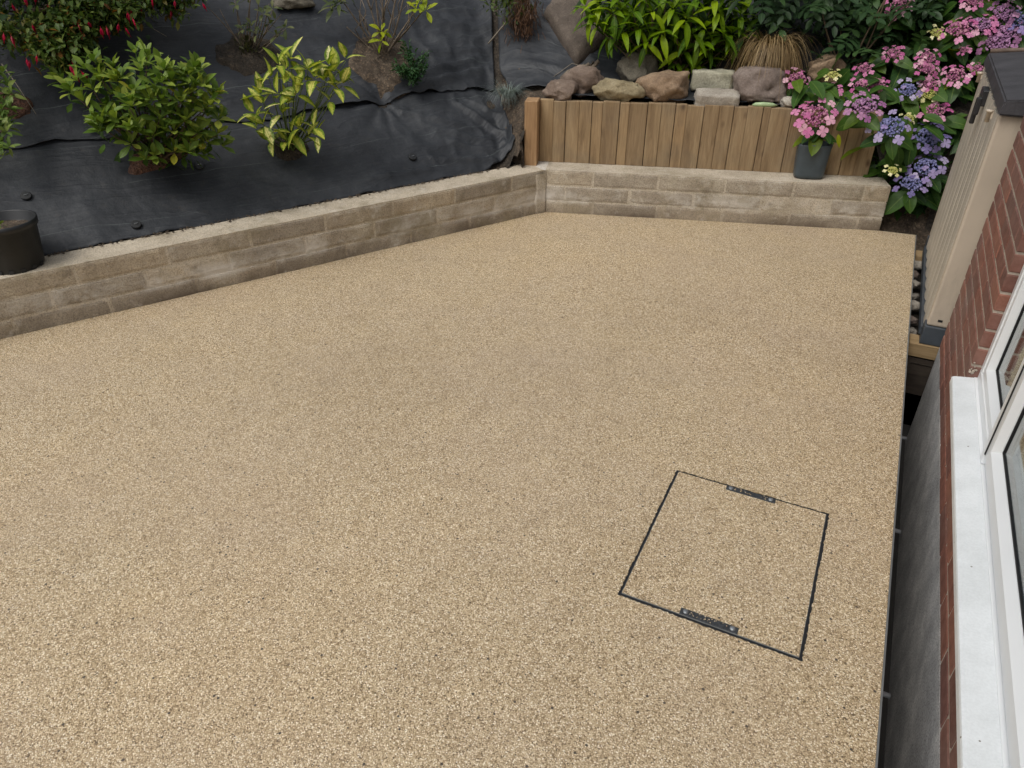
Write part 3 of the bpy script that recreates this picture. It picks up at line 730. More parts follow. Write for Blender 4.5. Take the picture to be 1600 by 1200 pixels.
# ------------------------------------------------------------------ rocks
def rock(name, c, size, rz, m_, seed, label, flat=6, tilt=(0, 0), group='rocks along the fence top', cat='rock', rough=.20):
    bm = bmesh.new(); bmesh.ops.create_icosphere(bm, subdivisions=4, radius=1)
    rnd = random.Random(seed)
    pl = []
    for k in range(flat + 6):
        n_ = Vector((rnd.gauss(0, 1), rnd.gauss(0, 1), rnd.gauss(0, .8))).normalized(); pl.append((n_, rnd.uniform(.62, .88)))
    pl += [(Vector((0, 0, 1)), .78), (Vector((0, 0, -1)), .7), (Vector((0, -1, .1)).normalized(), .78)]
    for v in bm.verts:
        q = v.co.copy()
        for n_, d in pl:
            t = q.dot(n_)
            if t > d: q -= n_ * (t - d) * .97
        k = q * 2.2 + Vector((seed * 3.1, seed, 0))
        q += q.normalized() * (rough * fbm(k.x, k.y, k.z, 5) * .8 + .05 * fbm(k.x * 4, k.y * 4, k.z * 4, 4))
        v.co = Vector((q.x * size[0] * .52, q.y * size[1] * .55, q.z * size[2] * .52))
    o = mobj(name, bm_mesh(name, bm, m_, True), None, c); o.rotation_euler = (tilt[0], tilt[1], rz); tag(o, label, cat, group); return o
AB = math.atan2(DB[1], DB[0])
rock('rock', PB(.06, .30, .775), (.27, .20, .16), AB, M['r_red'], 11, 'low flat-topped reddish rock, leftmost on the fence top')
rock('rock', PB(.23, .42, .815), (.33, .24, .23), AB + .2, M['r_red'], 15, 'rounded reddish rock, second from left above the fence')
rock('rock', PB(.57, .60, .875), (.34, .28, .28), AB, M['r_grey'], 23, 'domed grey-brown rock standing behind the buff one')
rock('rock', PB(.46, .305, .785), (.34, .19, .18), AB - .05, M['r_buff'], 31, 'yellowish buff rock with a pitted face on the fence top')
rock('rock', PB(.78, .33, .808), (.40, .24, .24), AB + .02, M['r_orange'], 37, 'large long ochre rock in the middle of the row')
rock('rock', PB(1.41, .40, .825), (.40, .34, .28), AB + .05, M['r_pink'], 59, 'biggest grey-pink rock in front of the brown grass', 7)
rock('rock', PB(1.86, .62, .90), (.28, .24, .24), AB, M['r_orange'], 61, 'brown rock half hidden between brown grass and hydrangea')
rock('rock', PB(1.60, .27, .755), (.11, .09, .09), AB, M['r_white'], 67, 'small pale stone squeezed beside the biggest rock')
rock('rock', (-3.95, 4.50, 1.30), (.34, .26, .14), AL, M['r_grey'], 71, 'flat brown rock at the top picture edge, above the twiggy shrub', group='rocks on the bank')
# two concrete offcuts
def slabstone(name, c, size, rz, m_, label, seed, tilt=(0, 0)):
    bm = bmesh.new(); g = bmesh.ops.create_cube(bm, size=1); bmesh.ops.subdivide_edges(bm, edges=bm.edges[:], cuts=7, use_grid_fill=True)
    for v in bm.verts:
        q = Vector((v.co.x * size[0], v.co.y * size[1], v.co.z * size[2])); k = q * 12 + Vector((seed, 0, 0))
        on = sum(abs(abs(t) - .5) < 1e-3 for t in v.co)
        q *= 1 - .022 * (on - 1) if on > 1 else 1
        v.co = q + noise.noise_vector(k) * .012 + noise.noise_vector(k * 4) * .006
    o = mobj(name, bm_mesh(name, bm, m_, True), None, c); o.rotation_euler = (tilt[0], tilt[1], rz); tag(o, label, 'stone', 'concrete offcuts among the rocks'); return o
slabstone('concrete_offcut', PB(1.10, .50, .845), (.28, .14, .12), AB - .03, M['r_pale'], 'pale smooth concrete block end lying behind the lower offcut', 1)
slabstone('concrete_offcut', PB(1.13, .290, .755), (.29, .15, .10), AB, M['r_white'], 'rough whitish concrete offcut right on the fence edge', 5, (.12, 0))
# big diamond slab on the bank
bm = bmesh.new()
n_s = (Vector((-2.05, 5.72, 1.01)) - Vector((-2.57, 5.79, 1.15))).cross(Vector((-2.5, 5.96, 1.25)) - Vector((-2.14, 5.46, .86))).normalized()
if n_s.z < 0: n_s = -n_s
cor = [Vector(q) for q in ((-2.56, 5.72, 1.16), (-2.14, 5.40, .87), (-2.00, 5.66, 1.02), (-2.02, 5.80, 1.10), (-2.42, 6.02, 1.28), (-2.54, 5.92, 1.26))]
cc = sum(cor, Vector()) / len(cor)
verts = []
NR, NT = 9, 48
for i in range(NR + 1):
    for j in range(NT):
        t = j / NT * len(cor); a = cor[int(t)]; b_ = cor[(int(t) + 1) % len(cor)]; q = a.lerp(b_, t % 1)
        r = i / NR
        q2 = cc + (q - cc) * r; q2 = q2 - n_s * ((q2 - cc).dot(n_s))
        hgt_ = .075 * (1 - ss(.86, 1.0, r)) + .012 * fbm(q2.x * 7, q2.y * 7, q2.z * 7) + .006 * fbm(q2.x * 25, q2.y * 25)
        verts.append(q2 + n_s * (hgt_ - .005))
ff = [(i * NT + j, i * NT + (j + 1) % NT, (i + 1) * NT + (j + 1) % NT, (i + 1) * NT + j) for i in range(NR) for j in range(NT)]
bm.free()
bot = len(verts)
for j in range(NT): verts.append(verts[NR * NT + j] - n_s * .09)
ff += [(NR * NT + j, NR * NT + (j + 1) % NT, bot + (j + 1) % NT, bot + j) for j in range(NT)]
cz = cc.copy(); o = mobj('stone_slab', mkmesh('stone_slab', [q - cz for q in verts], ff, M['r_slab'], True), None, cz + n_s * .03)
tag(o, 'big diamond-shaped stone slab leaning on the bank above the fence', 'rock')
# driftwood and pod
v, f = [], []
for k in range(5):
    a = Vector((-2.20 + .03 * k, 5.27 + .015 * k, .80)); 
    tube_geo([a + Vector((0, 0, .02 * math.sin(k))), a + Vector((.05, .02, .045)), a + Vector((.12, .05, .09 + .01 * k))], [.022, .026, .012], 7, v, f)
ctr = Vector((-2.1, 5.3, .8)); o = mobj('driftwood', mkmesh('driftwood', [Vector(q) - ctr for q in v], f, M['bark'], True), None, ctr)
tag(o, 'knobbly piece of old wood behind the leftmost rocks', 'wood')
v, f = tube_geo([PB(1.36, .225, .742), PB(1.38, .22, .746), PB(1.43, .22, .748), PB(1.49, .222, .746), PB(1.52, .226, .743)], [.004, .013, .016, .013, .004], 8)
o = mobj('green_pod', mkmesh('green_pod', v, f, M['podgreen'], True)); tag(o, 'pale green pod lying on the fence top before the biggest rock', 'pod')

# ------------------------------------------------------------------ leaf meshes
def leaf_geo(L_=1, W_=.35, prof='lance', curl=.25, foldz=.12, n=7, wave=0.0):
    v, f, uv = [], [], []
    for i in range(n + 1):
        t = i / n
        if prof == 'lance': w = math.sin(math.pi * min(1, t ** .85)) ** .8
        elif prof == 'obov': w = (math.sin(math.pi * t ** 1.5) ** .75 if 0 < t < 1 else 0) 
        else: w = (t ** .55) * (1 - t) ** .72 * 1.75
        if i == 0: w = .06
        if i == n: w = .0
        w *= W_ / 2
        zc = -curl * L_ * t * t
        y = L_ * t
        wv = wave * math.sin(t * 19)
        v += [(-w, y, zc + w * 2 * foldz + wv), (0, y, zc), (w, y, zc + w * 2 * foldz - wv)]
        uv += [(0, t), (.5, t), (1, t)]
    for i in range(n):
        a = i * 3; f += [(a, a + 1, a + 4, a + 3), (a + 1, a + 2, a + 5, a + 4)]
    return v, f, uv
def leaf_variants(name, m_, k, L_, W_, prof, curls, foldz, n=7, wave=0):
    o = []
    for i in range(k):
        v, f, uv = leaf_geo(L_, W_ * random.uniform(.85, 1.15), prof, random.uniform(*curls), foldz * random.uniform(.6, 1.3), n, wave)
        o.append(mkmesh(name, v, f, m_, True, uv))
    return o
def aim(d, up):
    """rotation taking +Y to d with +Z near up"""
    d = d.normalized(); x = d.cross(up)
    if x.length < 1e-4: x = d.orthogonal()
    x.normalize(); z = x.cross(d)
    return Matrix((x, d, z)).transposed().to_3x3()
def put_leaf(me, parent, base, d, up, size, name='leaf'):
    o = bpy.data.objects.new(name, me); place(o, parent, base)
    o.rotation_euler = aim(d, up).to_euler(); o.scale = (size,) * 3
    return o
def rosette(meshes, parent, c, axis, n, size, tilt=(25, 80), budget=None, droop=0):
    axis = axis.normalized(); a = axis.orthogonal().normalized(); b_ = axis.cross(a); ph = random.uniform(0, 6.28)
    for k in range(n):
        th = ph + k * 2.39996; tl = R(tilt[0] + (tilt[1] - tilt[0]) * (k / max(1, n - 1)) + random.uniform(-10, 10))
        rad = a * math.cos(th) + b_ * math.sin(th)
        d = axis * math.cos(tl) + rad * math.sin(tl) + Vector((0, 0, -droop * (k / n)))
        up = axis * math.sin(tl) - rad * math.cos(tl) * .7 + Vector((random.uniform(-.3, .3), random.uniform(-.3, .3), .3))
        put_leaf(random.choice(meshes), parent, c + d * size * .06 + axis * size * .1 * (1 - k / n), d, up, size * random.uniform(.72, 1.08))
def bend(a, b_, sag=.12, n=5):
    a, b_ = Vector(a), Vector(b_); m_ = a.lerp(b_, .5); side = Vector((random.uniform(-1, 1), random.uniform(-1, 1), -.4)) * (b_ - a).length * sag
    return [(1 - t) ** 2 * a + 2 * t * (1 - t) * (m_ + side) + t * t * b_ for t in [i / n for i in range(n + 1)]]
def foliage(name, pts_fn, n, prof, L_, W_, m_, parent, seed=0, curl=.2, kindstuff=True):
    """many small leaves joined: pts_fn() -> (point, direction, up)"""
    v, f, uv = [], [], []
    for k in range(n):
        r_ = pts_fn()
        if r_ is None: continue
        q, d, up = r_; lv, lf, lu = leaf_geo(1, W_, prof, curl, .12, 3); mt = aim(d, up); s_ = L_ * random.uniform(.6, 1.25); b0 = len(v)
        v += [q + mt @ (Vector(a) * s_) for a in lv]; f += [tuple(b0 + i for i in t) for t in lf]; uv += lu
    c = wloc(parent) if parent else Vector((0, 0, 0))
    o = mobj(name, mkmesh(name, [a - c for a in v], f, m_, True, uv), parent, c)
    if kindstuff: o['kind'] = 'stuff'
    return o
CAM = Vector((0, 0, 1.805))
rv = lambda s_=1: Vector((random.uniform(-s_, s_), random.uniform(-s_, s_), random.uniform(-s_, s_)))

# ---- rosette-leaved shrub
CB = Vector((-3.79, 2.96, .60))
CPT = [(-3.80,2.77,1.18),(-4.09,2.73,1.07),(-3.97,2.68,1.01),(-3.81,2.69,1.04),(-3.77,2.73,1.12),(-3.66,2.76,1.13),(-3.61,2.91,1.25),(-3.58,2.84,1.20),(-3.49,2.88,1.19),(-3.42,2.87,1.13),(-3.37,2.94,1.14),(-3.35,3.00,1.16),(-3.57,2.75,1.04),(-3.48,2.81,1.09),(-3.40,2.86,1.07),(-3.30,2.96,1.06),(-3.28,2.99,0.99),(-3.76,2.68,0.90),(-3.81,2.68,0.83),(-3.61,2.72,0.96),(-3.48,2.78,0.98),(-3.37,2.87,0.99),(-3.31,2.95,0.93),(-3.30,3.02,0.86),(-3.70,2.70,0.88),(-3.60,2.74,0.86),(-3.48,2.79,0.89),(-3.39,2.87,0.87),(-3.35,3.03,0.77),(-3.69,2.74,0.75),(-3.56,2.78,0.79),(-3.45,2.84,0.82),(-3.38,2.93,0.80),(-3.63,2.81,0.67),(-3.53,2.87,0.69),(-3.44,2.91,0.73),(-3.40,2.99,0.73)]
sh = thing('rosette_shrub', 'wide green shrub with leaf rosettes and a few yellow leaves, on black fabric', 'shrub', CB)
lm = leaf_variants('leaf', M['rhodo'], 6, 1, .40, 'obov', (.05, .35), .16)
CPT = [(x, y, z - .075 * ss(.95, 1.25, z)) for x, y, z in CPT]
for q in CPT:
    q = Vector(q); ax = (q - CB).normalized() * .9 + Vector((0, 0, .75)) + (CAM - q).normalized() * .25 + rv(.2)
    rosette(lm, sh, q, ax, 8, .095, (18, 82))
    pb = bend(CB + Vector((random.uniform(-.1, .14), random.uniform(-.08, .05), 0)), q, .1); tube('branch', pb, [.008, .007, .006, .005, .004, .003], M['stem'], sh, 5)
def pin():
    q = Vector(random.choice(CPT)); t = random.uniform(.55, .98); c = CB + (q - CB) * t + rv(.07); c += (c - CAM).normalized() * .08
    d = rv(1) + Vector((0, 0, .4)); return c, d, Vector((0, 0, 1)) + rv(.5)
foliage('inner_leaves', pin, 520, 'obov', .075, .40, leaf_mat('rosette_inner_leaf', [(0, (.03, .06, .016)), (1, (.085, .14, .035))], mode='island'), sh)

def pin2():
    global _st
    if not _st:
        q = Vector(random.choice(CPT)) + rv(.075); ax = ((q - CB).normalized() * .6 + Vector((0, 0, .8)) + rv(.25)).normalized(); a = ax.orthogonal().normalized(); b_ = ax.cross(a)
        for k in range(7):
            th = k * 2.4; tl = R(18 + 9 * k); d = ax * math.cos(tl) + (a * math.cos(th) + b_ * math.sin(th)) * math.sin(tl); _st.append((q, d, ax + rv(.2)))
    return _st.pop()
_st = []
foliage('young_leaves', pin2, 500, 'obov', .078, .42, leaf_mat('rosette_young_leaf', [(0, (.075, .13, .03)), (.5, (.13, .195, .045)), (1, (.25, .31, .08))], mode='island'), sh)

# ---- variegated shrub
DBs = Vector((-3.35, 3.60, .56))
DPT = [(-3.18,3.53,1.10),(-3.24,3.49,1.07),(-3.19,3.49,1.05),(-3.08,3.55,1.05),(-3.09,3.51,0.99),(-3.29,3.45,1.00),(-3.00,3.65,1.06),(-2.97,3.66,1.03),(-2.97,3.77,1.08),(-3.00,3.58,0.99),(-2.96,3.61,0.95),(-2.94,3.67,0.96),(-2.98,3.59,0.88),(-3.36,3.42,0.91),(-3.34,3.42,0.86),(-3.41,3.41,0.80),(-3.23,3.44,0.92),(-3.20,3.45,0.87),(-3.23,3.44,0.81),(-3.36,3.42,0.74),(-3.43,3.43,0.70),(-3.36,3.46,0.64),(-3.21,3.48,0.69),(-3.15,3.49,0.73),(-3.08,3.53,0.73),(-3.09,3.56,0.67),(-3.27,3.49,0.63),(-3.14,3.53,0.67),(-3.13,3.49,0.97),(-3.04,3.55,1.00),(-3.13,3.48,0.92)]
sh = thing('variegated_shrub', 'small shrub with yellow and green variegated leaves, alone on black fabric', 'shrub', DBs)
lm = leaf_variants('leaf', M['aucuba'], 6, 1, .46, 'lance', (.05, .45), .18)
for q in DPT:
    q = Vector(q); ax = (q - DBs).normalized() * .5 + Vector((0, 0, .8)) + rv(.45)
    rosette(lm, sh, q, ax, random.choice((3, 4, 4, 5)), .126, (20, 95), droop=.25)
    tube('branch', bend(DBs + rv(.03), q, .1), [.006, .005, .0045, .004, .003, .0025], M['greenstem'], sh, 5)

# ---- bright lance-leaved shrub behind the rocks
HB = Vector((-1.47, 5.62, .82))
HPT = [(-1.95,5.17,1.16),(-1.84,5.18,1.24),(-1.77,5.18,1.13),(-1.66,5.21,1.15),(-1.59,5.24,1.25),(-1.46,5.30,1.27),(-1.61,5.24,1.06),(-1.52,5.26,1.13),(-1.38,5.33,1.21),(-1.33,5.36,1.12),(-1.26,5.41,1.15),(-1.20,5.47,1.25),(-1.16,5.49,1.11),(-1.29,5.42,1.05),(-1.39,5.39,1.00),(-1.45,5.41,0.93),(-1.37,5.47,0.91),(-1.23,5.48,1.00),(-1.12,5.56,1.04),(-1.10,5.55,1.11),(-1.07,5.59,1.22),(-1.03,5.63,1.10),(-1.13,5.68,0.92),(-1.28,5.54,0.91),(-2.00,5.18,1.22),(-1.95,5.21,1.29),(-1.82,5.22,1.32),(-1.66,5.27,1.34),(-1.53,5.34,1.36),(-1.35,5.41,1.32),(-1.24,5.49,1.32),(-1.13,5.60,1.30),(-2.08,5.26,1.26),(-1.85,5.18,1.10),(-1.71,5.20,1.25)]
HPT = [Vector(q) + Vector((0, .12, 0)) for q in HPT]
sh = thing('lance_leaf_shrub', 'bright green bushy shrub with long drooping leaves above the rocks', 'shrub', HB)
lm = leaf_variants('leaf', M['choisya'], 6, 1, .28, 'lance', (.25, .75), .14)
for q in HPT:
    ax = Vector((0, 0, 1)) + (q - HB).normalized() * .45 + (CAM - q).normalized() * .3 + rv(.2)
    rosette(lm, sh, q, ax, 8, .155, (30, 110), droop=.35)
    tube('branch', bend(HB + rv(.1), q, .1), [.007, .006, .005, .005, .004, .003], M['stem'], sh, 5)
def pin():
    q = random.choice(HPT); c = HB.lerp(q, random.uniform(.45, 1.02)) + rv(.11) + Vector((0, .16, .06))
    return c, rv(1) + Vector((0, -.3, -.2)), Vector((0, 0, 1)) + rv(.4)
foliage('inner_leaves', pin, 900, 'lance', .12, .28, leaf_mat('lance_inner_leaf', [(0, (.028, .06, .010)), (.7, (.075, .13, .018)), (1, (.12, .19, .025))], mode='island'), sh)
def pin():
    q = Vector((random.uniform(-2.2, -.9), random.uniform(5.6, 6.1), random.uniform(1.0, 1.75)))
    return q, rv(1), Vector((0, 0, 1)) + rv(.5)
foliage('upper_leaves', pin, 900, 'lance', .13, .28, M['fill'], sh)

# ---- fuchsia
FP = [(-4.28,2.62,1.26),(-4.26,2.64,1.25),(-4.24,2.76,1.29),(-4.16,2.95,1.30),(-4.13,2.95,1.28),(-4.11,2.99,1.29),(-4.05,3.02,1.26),(-4.04,3.05,1.26),(-4.01,3.11,1.27),(-3.98,3.12,1.25),(-4.13,2.60,1.15),(-4.11,2.60,1.14),(-4.11,2.65,1.16),(-3.99,2.73,1.11),(-3.96,2.72,1.09),(-3.95,2.72,1.08),(-3.94,2.75,1.08),(-4.35,2.90,1.41),(-4.37,2.85,1.41),(-4.02,3.20,1.31),(-4.00,3.20,1.29),(-4.03,3.20,1.32),(-3.94,3.47,1.36),(-3.85,3.59,1.34),(-4.37,2.77,1.38),(-4.28,2.91,1.37),(-4.18,3.12,1.38),(-4.02,3.38,1.38)]
FBs = Vector((-4.75, 3.15, 1.30))
sh = thing('fuchsia_bush', 'fuchsia bush with small leaves and hanging red flowers, in the upper left corner', 'shrub', FBs)
FPOLY = [Vector(q) for q in ((-4.95,2.87,1.62),(-4.14,4.05,1.62),(-3.98,3.70,1.40),(-4.01,3.55,1.35),(-4.09,3.34,1.31),(-4.18,3.16,1.29),(-4.25,3.00,1.28),(-4.22,2.92,1.24),(-4.12,2.88,1.17),(-4.10,2.78,1.13),(-4.18,2.71,1.14),(-4.30,2.70,1.22),(-4.44,2.55,1.25))]
fc = sum(FPOLY, Vector()) / len(FPOLY)
for k in range(26):
    i = random.randrange(len(FPOLY)); tip = FPOLY[i].lerp(FPOLY[(i + 1) % len(FPOLY)], random.random()) + Vector((0, 0, .06))
    tube('branch', bend(FBs + rv(.08), tip, .15), [.008, .007, .006, .005, .004, .0025], M['stem'], sh, 5)
clus = []
for k in range(150):
    i = random.randrange(len(FPOLY)); e_ = FPOLY[i].lerp(FPOLY[(i + 1) % len(FPOLY)], random.random())
    clus.append(fc.lerp(e_, math.sqrt(random.random())) + rv(.035) + Vector((.0, 0, random.uniform(-.02, .10))))
def pin():
    c = random.choice(clus) + Vector((random.gauss(0, .035), random.gauss(0, .035), random.gauss(0, .03)))
    return c, rv(1) + Vector((.35, -.2, -.25)), Vector((0, 0, 1)) + rv(.5)
foliage('foliage', pin, 6200, 'lance', .045, .48, M['fuch'], sh)
def pin():
    c = fc + Vector((random.gauss(-.35, .2), random.gauss(.1, .35), random.gauss(.28, .15)))
    return c, rv(1), Vector((0, 0, 1)) + rv(.5)
foliage('inner_leaves', pin, 2500, 'lance', .06, .5, M['fill'], sh)
def fuchsia_mesh():
    v, f = lathe_geo([(.0015, 0), (.0015, -.012), (.006, -.018), (.0075, -.03), (.006, -.042), (.009, -.058), (.004, -.062), (.0008, -.09)], 8)
    b0 = len(v)
    for k in range(4):
        t = k * math.pi / 2 + .3; c_, s_ = math.cos(t), math.sin(t)
        pts_ = [(.006, -.02), (.011, -.03), (.012, -.045), (.014, -.062)]; w_ = [.003, .0042, .0035, .0005]
        for (r_, z), w in zip(pts_, w_): v += [(r_ * c_ - w * s_, r_ * s_ + w * c_, z), (r_ * c_ + w * s_, r_ * s_ - w * c_, z)]
        for i in range(3): f.append((b0 + i * 2, b0 + i * 2 + 1, b0 + i * 2 + 3, b0 + i * 2 + 2))
        b0 = len(v)
    return mkmesh('flower', v, f, M['fucred'], True, [(0, 0)] * len(v))
fm_ = fuchsia_mesh()
for q in FP:
    o = bpy.data.objects.new('flower', fm_); place(o, sh, Vector(q) + Vector((.03, -.03, .035))); o.rotation_euler = (random.uniform(-.35, .35), random.uniform(-.35, .35), random.uniform(0, 6)); o.scale = (random.uniform(.55, .78),) * 3
for q in random.sample(clus, 14):
    o = bpy.data.objects.new('flower', fm_); place(o, sh, q + Vector((.03, -.03, .01))); o.rotation_euler = (random.uniform(-.35, .35), random.uniform(-.35, .35), random.uniform(0, 6)); o.scale = (random.uniform(.5, .7),) * 3

# ---- pale bush cut by the left frame edge
BP = [(-4.37,2.56,1.06),(-4.31,2.52,1.00),(-4.25,2.45,0.94),(-4.18,2.40,0.87),(-4.14,2.34,0.83),(-4.10,2.28,0.78),(-4.33,2.47,0.99),(-4.21,2.33,0.87),(-4.21,2.44,0.91),(-4.42,2.3,1.0),(-4.35,2.2,.9),(-4.25,2.15,.82),(-4.5,2.4,1.1),(-4.5,2.15,1.0)]
bb_ = Vector((-4.38, 2.30, .74)); sh = thing('pale_bush', 'pale green leafy bush at the left picture edge, above the black pot', 'shrub', bb_)
lm = leaf_variants('leaf', M['pale'], 5, 1, .36, 'lance', (.1, .5), .15)
for q in BP:
    q = Vector(q)
    for k in range(3): rosette(lm, sh, q + rv(.035), Vector((.25, -.25, .9)) + rv(.4), 6, .065, (25, 90))
    tube('branch', bend(bb_ + rv(.04), q, .1), [.006, .005, .005, .004, .003, .002], M['stem'], sh, 5)

# ---- sparse twiggy shrub (left of the bare one)
EB = Vector((-3.90, 3.94, 1.02))
ET = [(-4.06,3.80,1.34),(-3.98,3.84,1.31),(-3.89,3.89,1.38),(-3.69,3.98,1.34),(-3.63,4.01,1.28),(-3.90,3.88,1.19),(-3.61,4.02,1.22),(-3.78,3.94,1.40),(-3.74,3.96,1.29)]
ER = [(-3.79,3.90,1.21),(-3.69,3.95,1.22),(-3.72,3.94,1.28),(-3.84,3.88,1.19),(-3.86,3.87,1.33),(-3.66,3.97,1.15),(-3.60,4.00,1.20),(-3.77,3.91,1.16),(-3.66,3.97,1.31),(-3.80,3.93,1.36),(-3.74,3.96,1.40)]
sh = thing('twiggy_shrub', 'thin twiggy shrub with sparse olive leaves, above the variegated shrub', 'shrub', EB)
lm = leaf_variants('leaf', M['olive'], 5, 1, .40, 'obov', (.1, .5), .15)
for q in ET: tube('branch', bend(EB + rv(.02), q, .14), [.006, .005, .005, .004, .003, .002], M['bark'], sh, 5)
for q in ER:
    q = Vector(q); rosette(lm, sh, q, Vector((.1, -.3, .8)) + rv(.5), 6, .062, (25, 95)); tube('branch', bend(EB + rv(.02), q, .12), [.005, .005, .004, .004, .003, .002], M['bark'], sh, 5)
def pin():
    c = EB + Vector((random.gauss(.02, .03), random.gauss(-.02, .03), abs(random.gauss(.03, .05)))); return c, rv(1) + Vector((0, 0, .8)), rv(1)
foliage('base_sprouts', pin, 260, 'lance', .035, .3, leaf_mat('sprout_leaf', [(0, (.03, .035, .015)), (1, (.075, .075, .03))], mode='island'), sh)

# ---- bare stemmed shrub
FB0 = Vector((-3.34, 4.66, .95))
FT = [(-3.52,4.52,1.31),(-3.43,4.56,1.26),(-3.37,4.59,1.34),(-3.32,4.61,1.42),(-3.27,4.64,1.40),(-3.22,4.66,1.46),(-3.18,4.68,1.40),(-3.13,4.71,1.42),(-3.03,4.76,1.27),(-3.52,4.52,1.16),(-3.12,4.72,1.17),(-3.08,4.73,1.26)]
sh = thing('bare_shrub', 'leggy shrub of bare stems with a few bright leaf tufts, on brown soil', 'shrub', FB0)
for q in FT:
    pb = bend(FB0 + Vector((random.uniform(-.03, .05), random.uniform(-.02, .02), 0)), q, .07); tube('branch', pb, [.0085, .0075, .0065, .006, .005, .004], M['bark'], sh, 6)
    for k in range(2):
        st = pb[random.choice((2, 3, 4))]; tube('branch', [st, st + Vector((random.uniform(-.06, .06), random.uniform(-.04, .04), .07)), st + Vector((random.uniform(-.1, .1), random.uniform(-.06, .06), .17))], [.004, .003, .002], M['bark'], sh, 5)
lm = leaf_variants('leaf', M['lime'], 5, 1, .42, 'obov', (.1, .5), .15); lm2 = leaf_variants('leaf', M['dark'], 4, 1, .3, 'lance', (.1, .6), .15)
for q in ((-3.29,4.60,1.13),(-3.28,4.59,1.07),(-3.04,4.72,1.30),(-3.00,4.74,1.26),(-3.06,4.71,1.27)):
    rosette(lm, sh, Vector(q), Vector((.1, -.4, .8)) + rv(.3), 6, .085, (25, 100))
lm3 = leaf_variants('leaf', M['olive'], 4, 1, .28, 'lance', (.1, .6), .15)
for q in ((-3.53,4.48,1.30),(-3.57,4.46,1.27),(-3.50, 4.50, 1.36)): rosette(lm3, sh, Vector(q), Vector((0, -.2, .8)) + rv(.4), 9, .11, (30, 105))

# ---- feathery weed beside it
wb = Vector((-3.04, 4.58, .84)); sh = thing('feathery_weed', 'feathery dark green weed beside the bare-stemmed shrub', 'weed', wb)
WT = [Vector(q) for q in ((-3.05,4.60,1.0),(-3.12,4.64,1.06),(-2.98,4.66,.99),(-3.08,4.52,.92),(-2.96,4.60,.93),(-3.14,4.52,.93),(-3.0,4.54,.9))]
for q in WT: tube('stalk', bend(wb + rv(.02), q, .1), [.003, .003, .0025, .002, .002, .0015], M['greenstem'], sh, 5)
def pin():
    c = wb.lerp(random.choice(WT), random.uniform(.1, 1.05)) + rv(.03); return c, rv(1) + Vector((0, 0, .5)), Vector((0, 0, 1)) + rv(.6)
foliage('foliage', pin, 1000, 'lance', .034, .35, M['weed'], sh)

# ---- grasses
def blades(n, base, spread, L_, arch, w, seg=6, out=1.0, up=1.0, dirbias=Vector((0, 0, 0)), lim=None):
    v, f, uv = [], [], []
    for k in range(n):
        th = random.uniform(0, 6.283); r = spread * math.sqrt(random.random()); q = base + Vector((r * math.cos(th), r * math.sin(th), 0))
        t2 = th + random.gauss(0, .75); h = Vector((math.cos(t2), math.sin(t2), 0)) + dirbias; l = L_ * random.uniform(.55, 1.1); o_ = out * random.uniform(.5, 1.2)
        b0 = len(v); side = h.cross(Vector((0, 0, 1))).normalized(); aa = arch * random.uniform(.6, 1.35)
        for i in range(seg + 1):
            t = i / seg; ww = w * (1 - t * .85)
            c = q + h * (o_ * l * t) + Vector((0, 0, l * (up * t - aa * t * t)))
            if lim: c.z = max(c.z, lim(c) )
            v += [c - side * ww, c + side * ww]; uv += [(0, t), (1, t)]
        for i in range(seg): f.append((b0 + i * 2, b0 + i * 2 + 1, b0 + i * 2 + 3, b0 + i * 2 + 2))
    return v, f, uv
gb = PB(1.48, .66, 1.0); v, f, uv = blades(1300, Vector((0, 0, 0)), .08, .44, 2.1, .0027, 9, .70, 1.3)
o = mobj('brown_grass', mkmesh('brown_grass', v, f, M['carex'], True, uv), None, gb); tag(o, 'mop of dry bronze-brown grass behind the biggest rock', 'grass tuft')
gb = Vector((-2.50, 4.99, .70)); v, f, uv = blades(460, Vector((0, 0, 0)), .03, .24, .95, .0015, 6, .75, 1.0)
o = mobj('blue_grass', mkmesh('blue_grass', v, f, M['fescue'], True, uv), None, gb); tag(o, 'blue-grey grass tuft left of the timber post', 'grass tuft')

# ---- dead brown clump with greenery at the top centre
db = Vector((-2.62, 5.50, 1.10)); sh = thing('withered_clump', 'withered brown root clump hanging at the top of the bank, left of the slab', 'plant', db)
v, f, uv = [], [], []
for k in range(900):
    q = Vector((random.gauss(0, .055), random.gauss(0, .055), random.gauss(.10, .09))); d = Vector((random.gauss(0, .4), random.gauss(0, .4), -1)); b0 = len(v); sd2 = d.cross(rv(1)).normalized() * .0022
    for i in range(4): c = q + d * .05 * i / 3 + rv(.004); v += [c - sd2, c + sd2]; uv += [(0, i / 3), (1, i / 3)]
    for i in range(3): f.append((b0 + 2 * i, b0 + 2 * i + 1, b0 + 2 * i + 3, b0 + 2 * i + 2))
mobj('strands', mkmesh('strands', v, f, M['brownhair'], True, uv), sh, db)['kind'] = 'stuff'
def pin():
    c = db + Vector((random.gauss(-.12, .09), random.gauss(.0, .08), random.gauss(.2, .07))); return c, rv(1), Vector((0, 0, 1)) + rv(.5)
foliage('foliage', pin, 320, 'lance', .05, .4, leaf_mat('clump_leaf', [(0, (.03, .05, .018)), (1, (.09, .12, .035))], mode='island'), sh)
tube('stalk', [(-2.82, 5.30, 1.0), (-2.74, 5.40, 1.12), (-2.68, 5.48, 1.22)], [.006, .006, .004], M['twig'], sh)

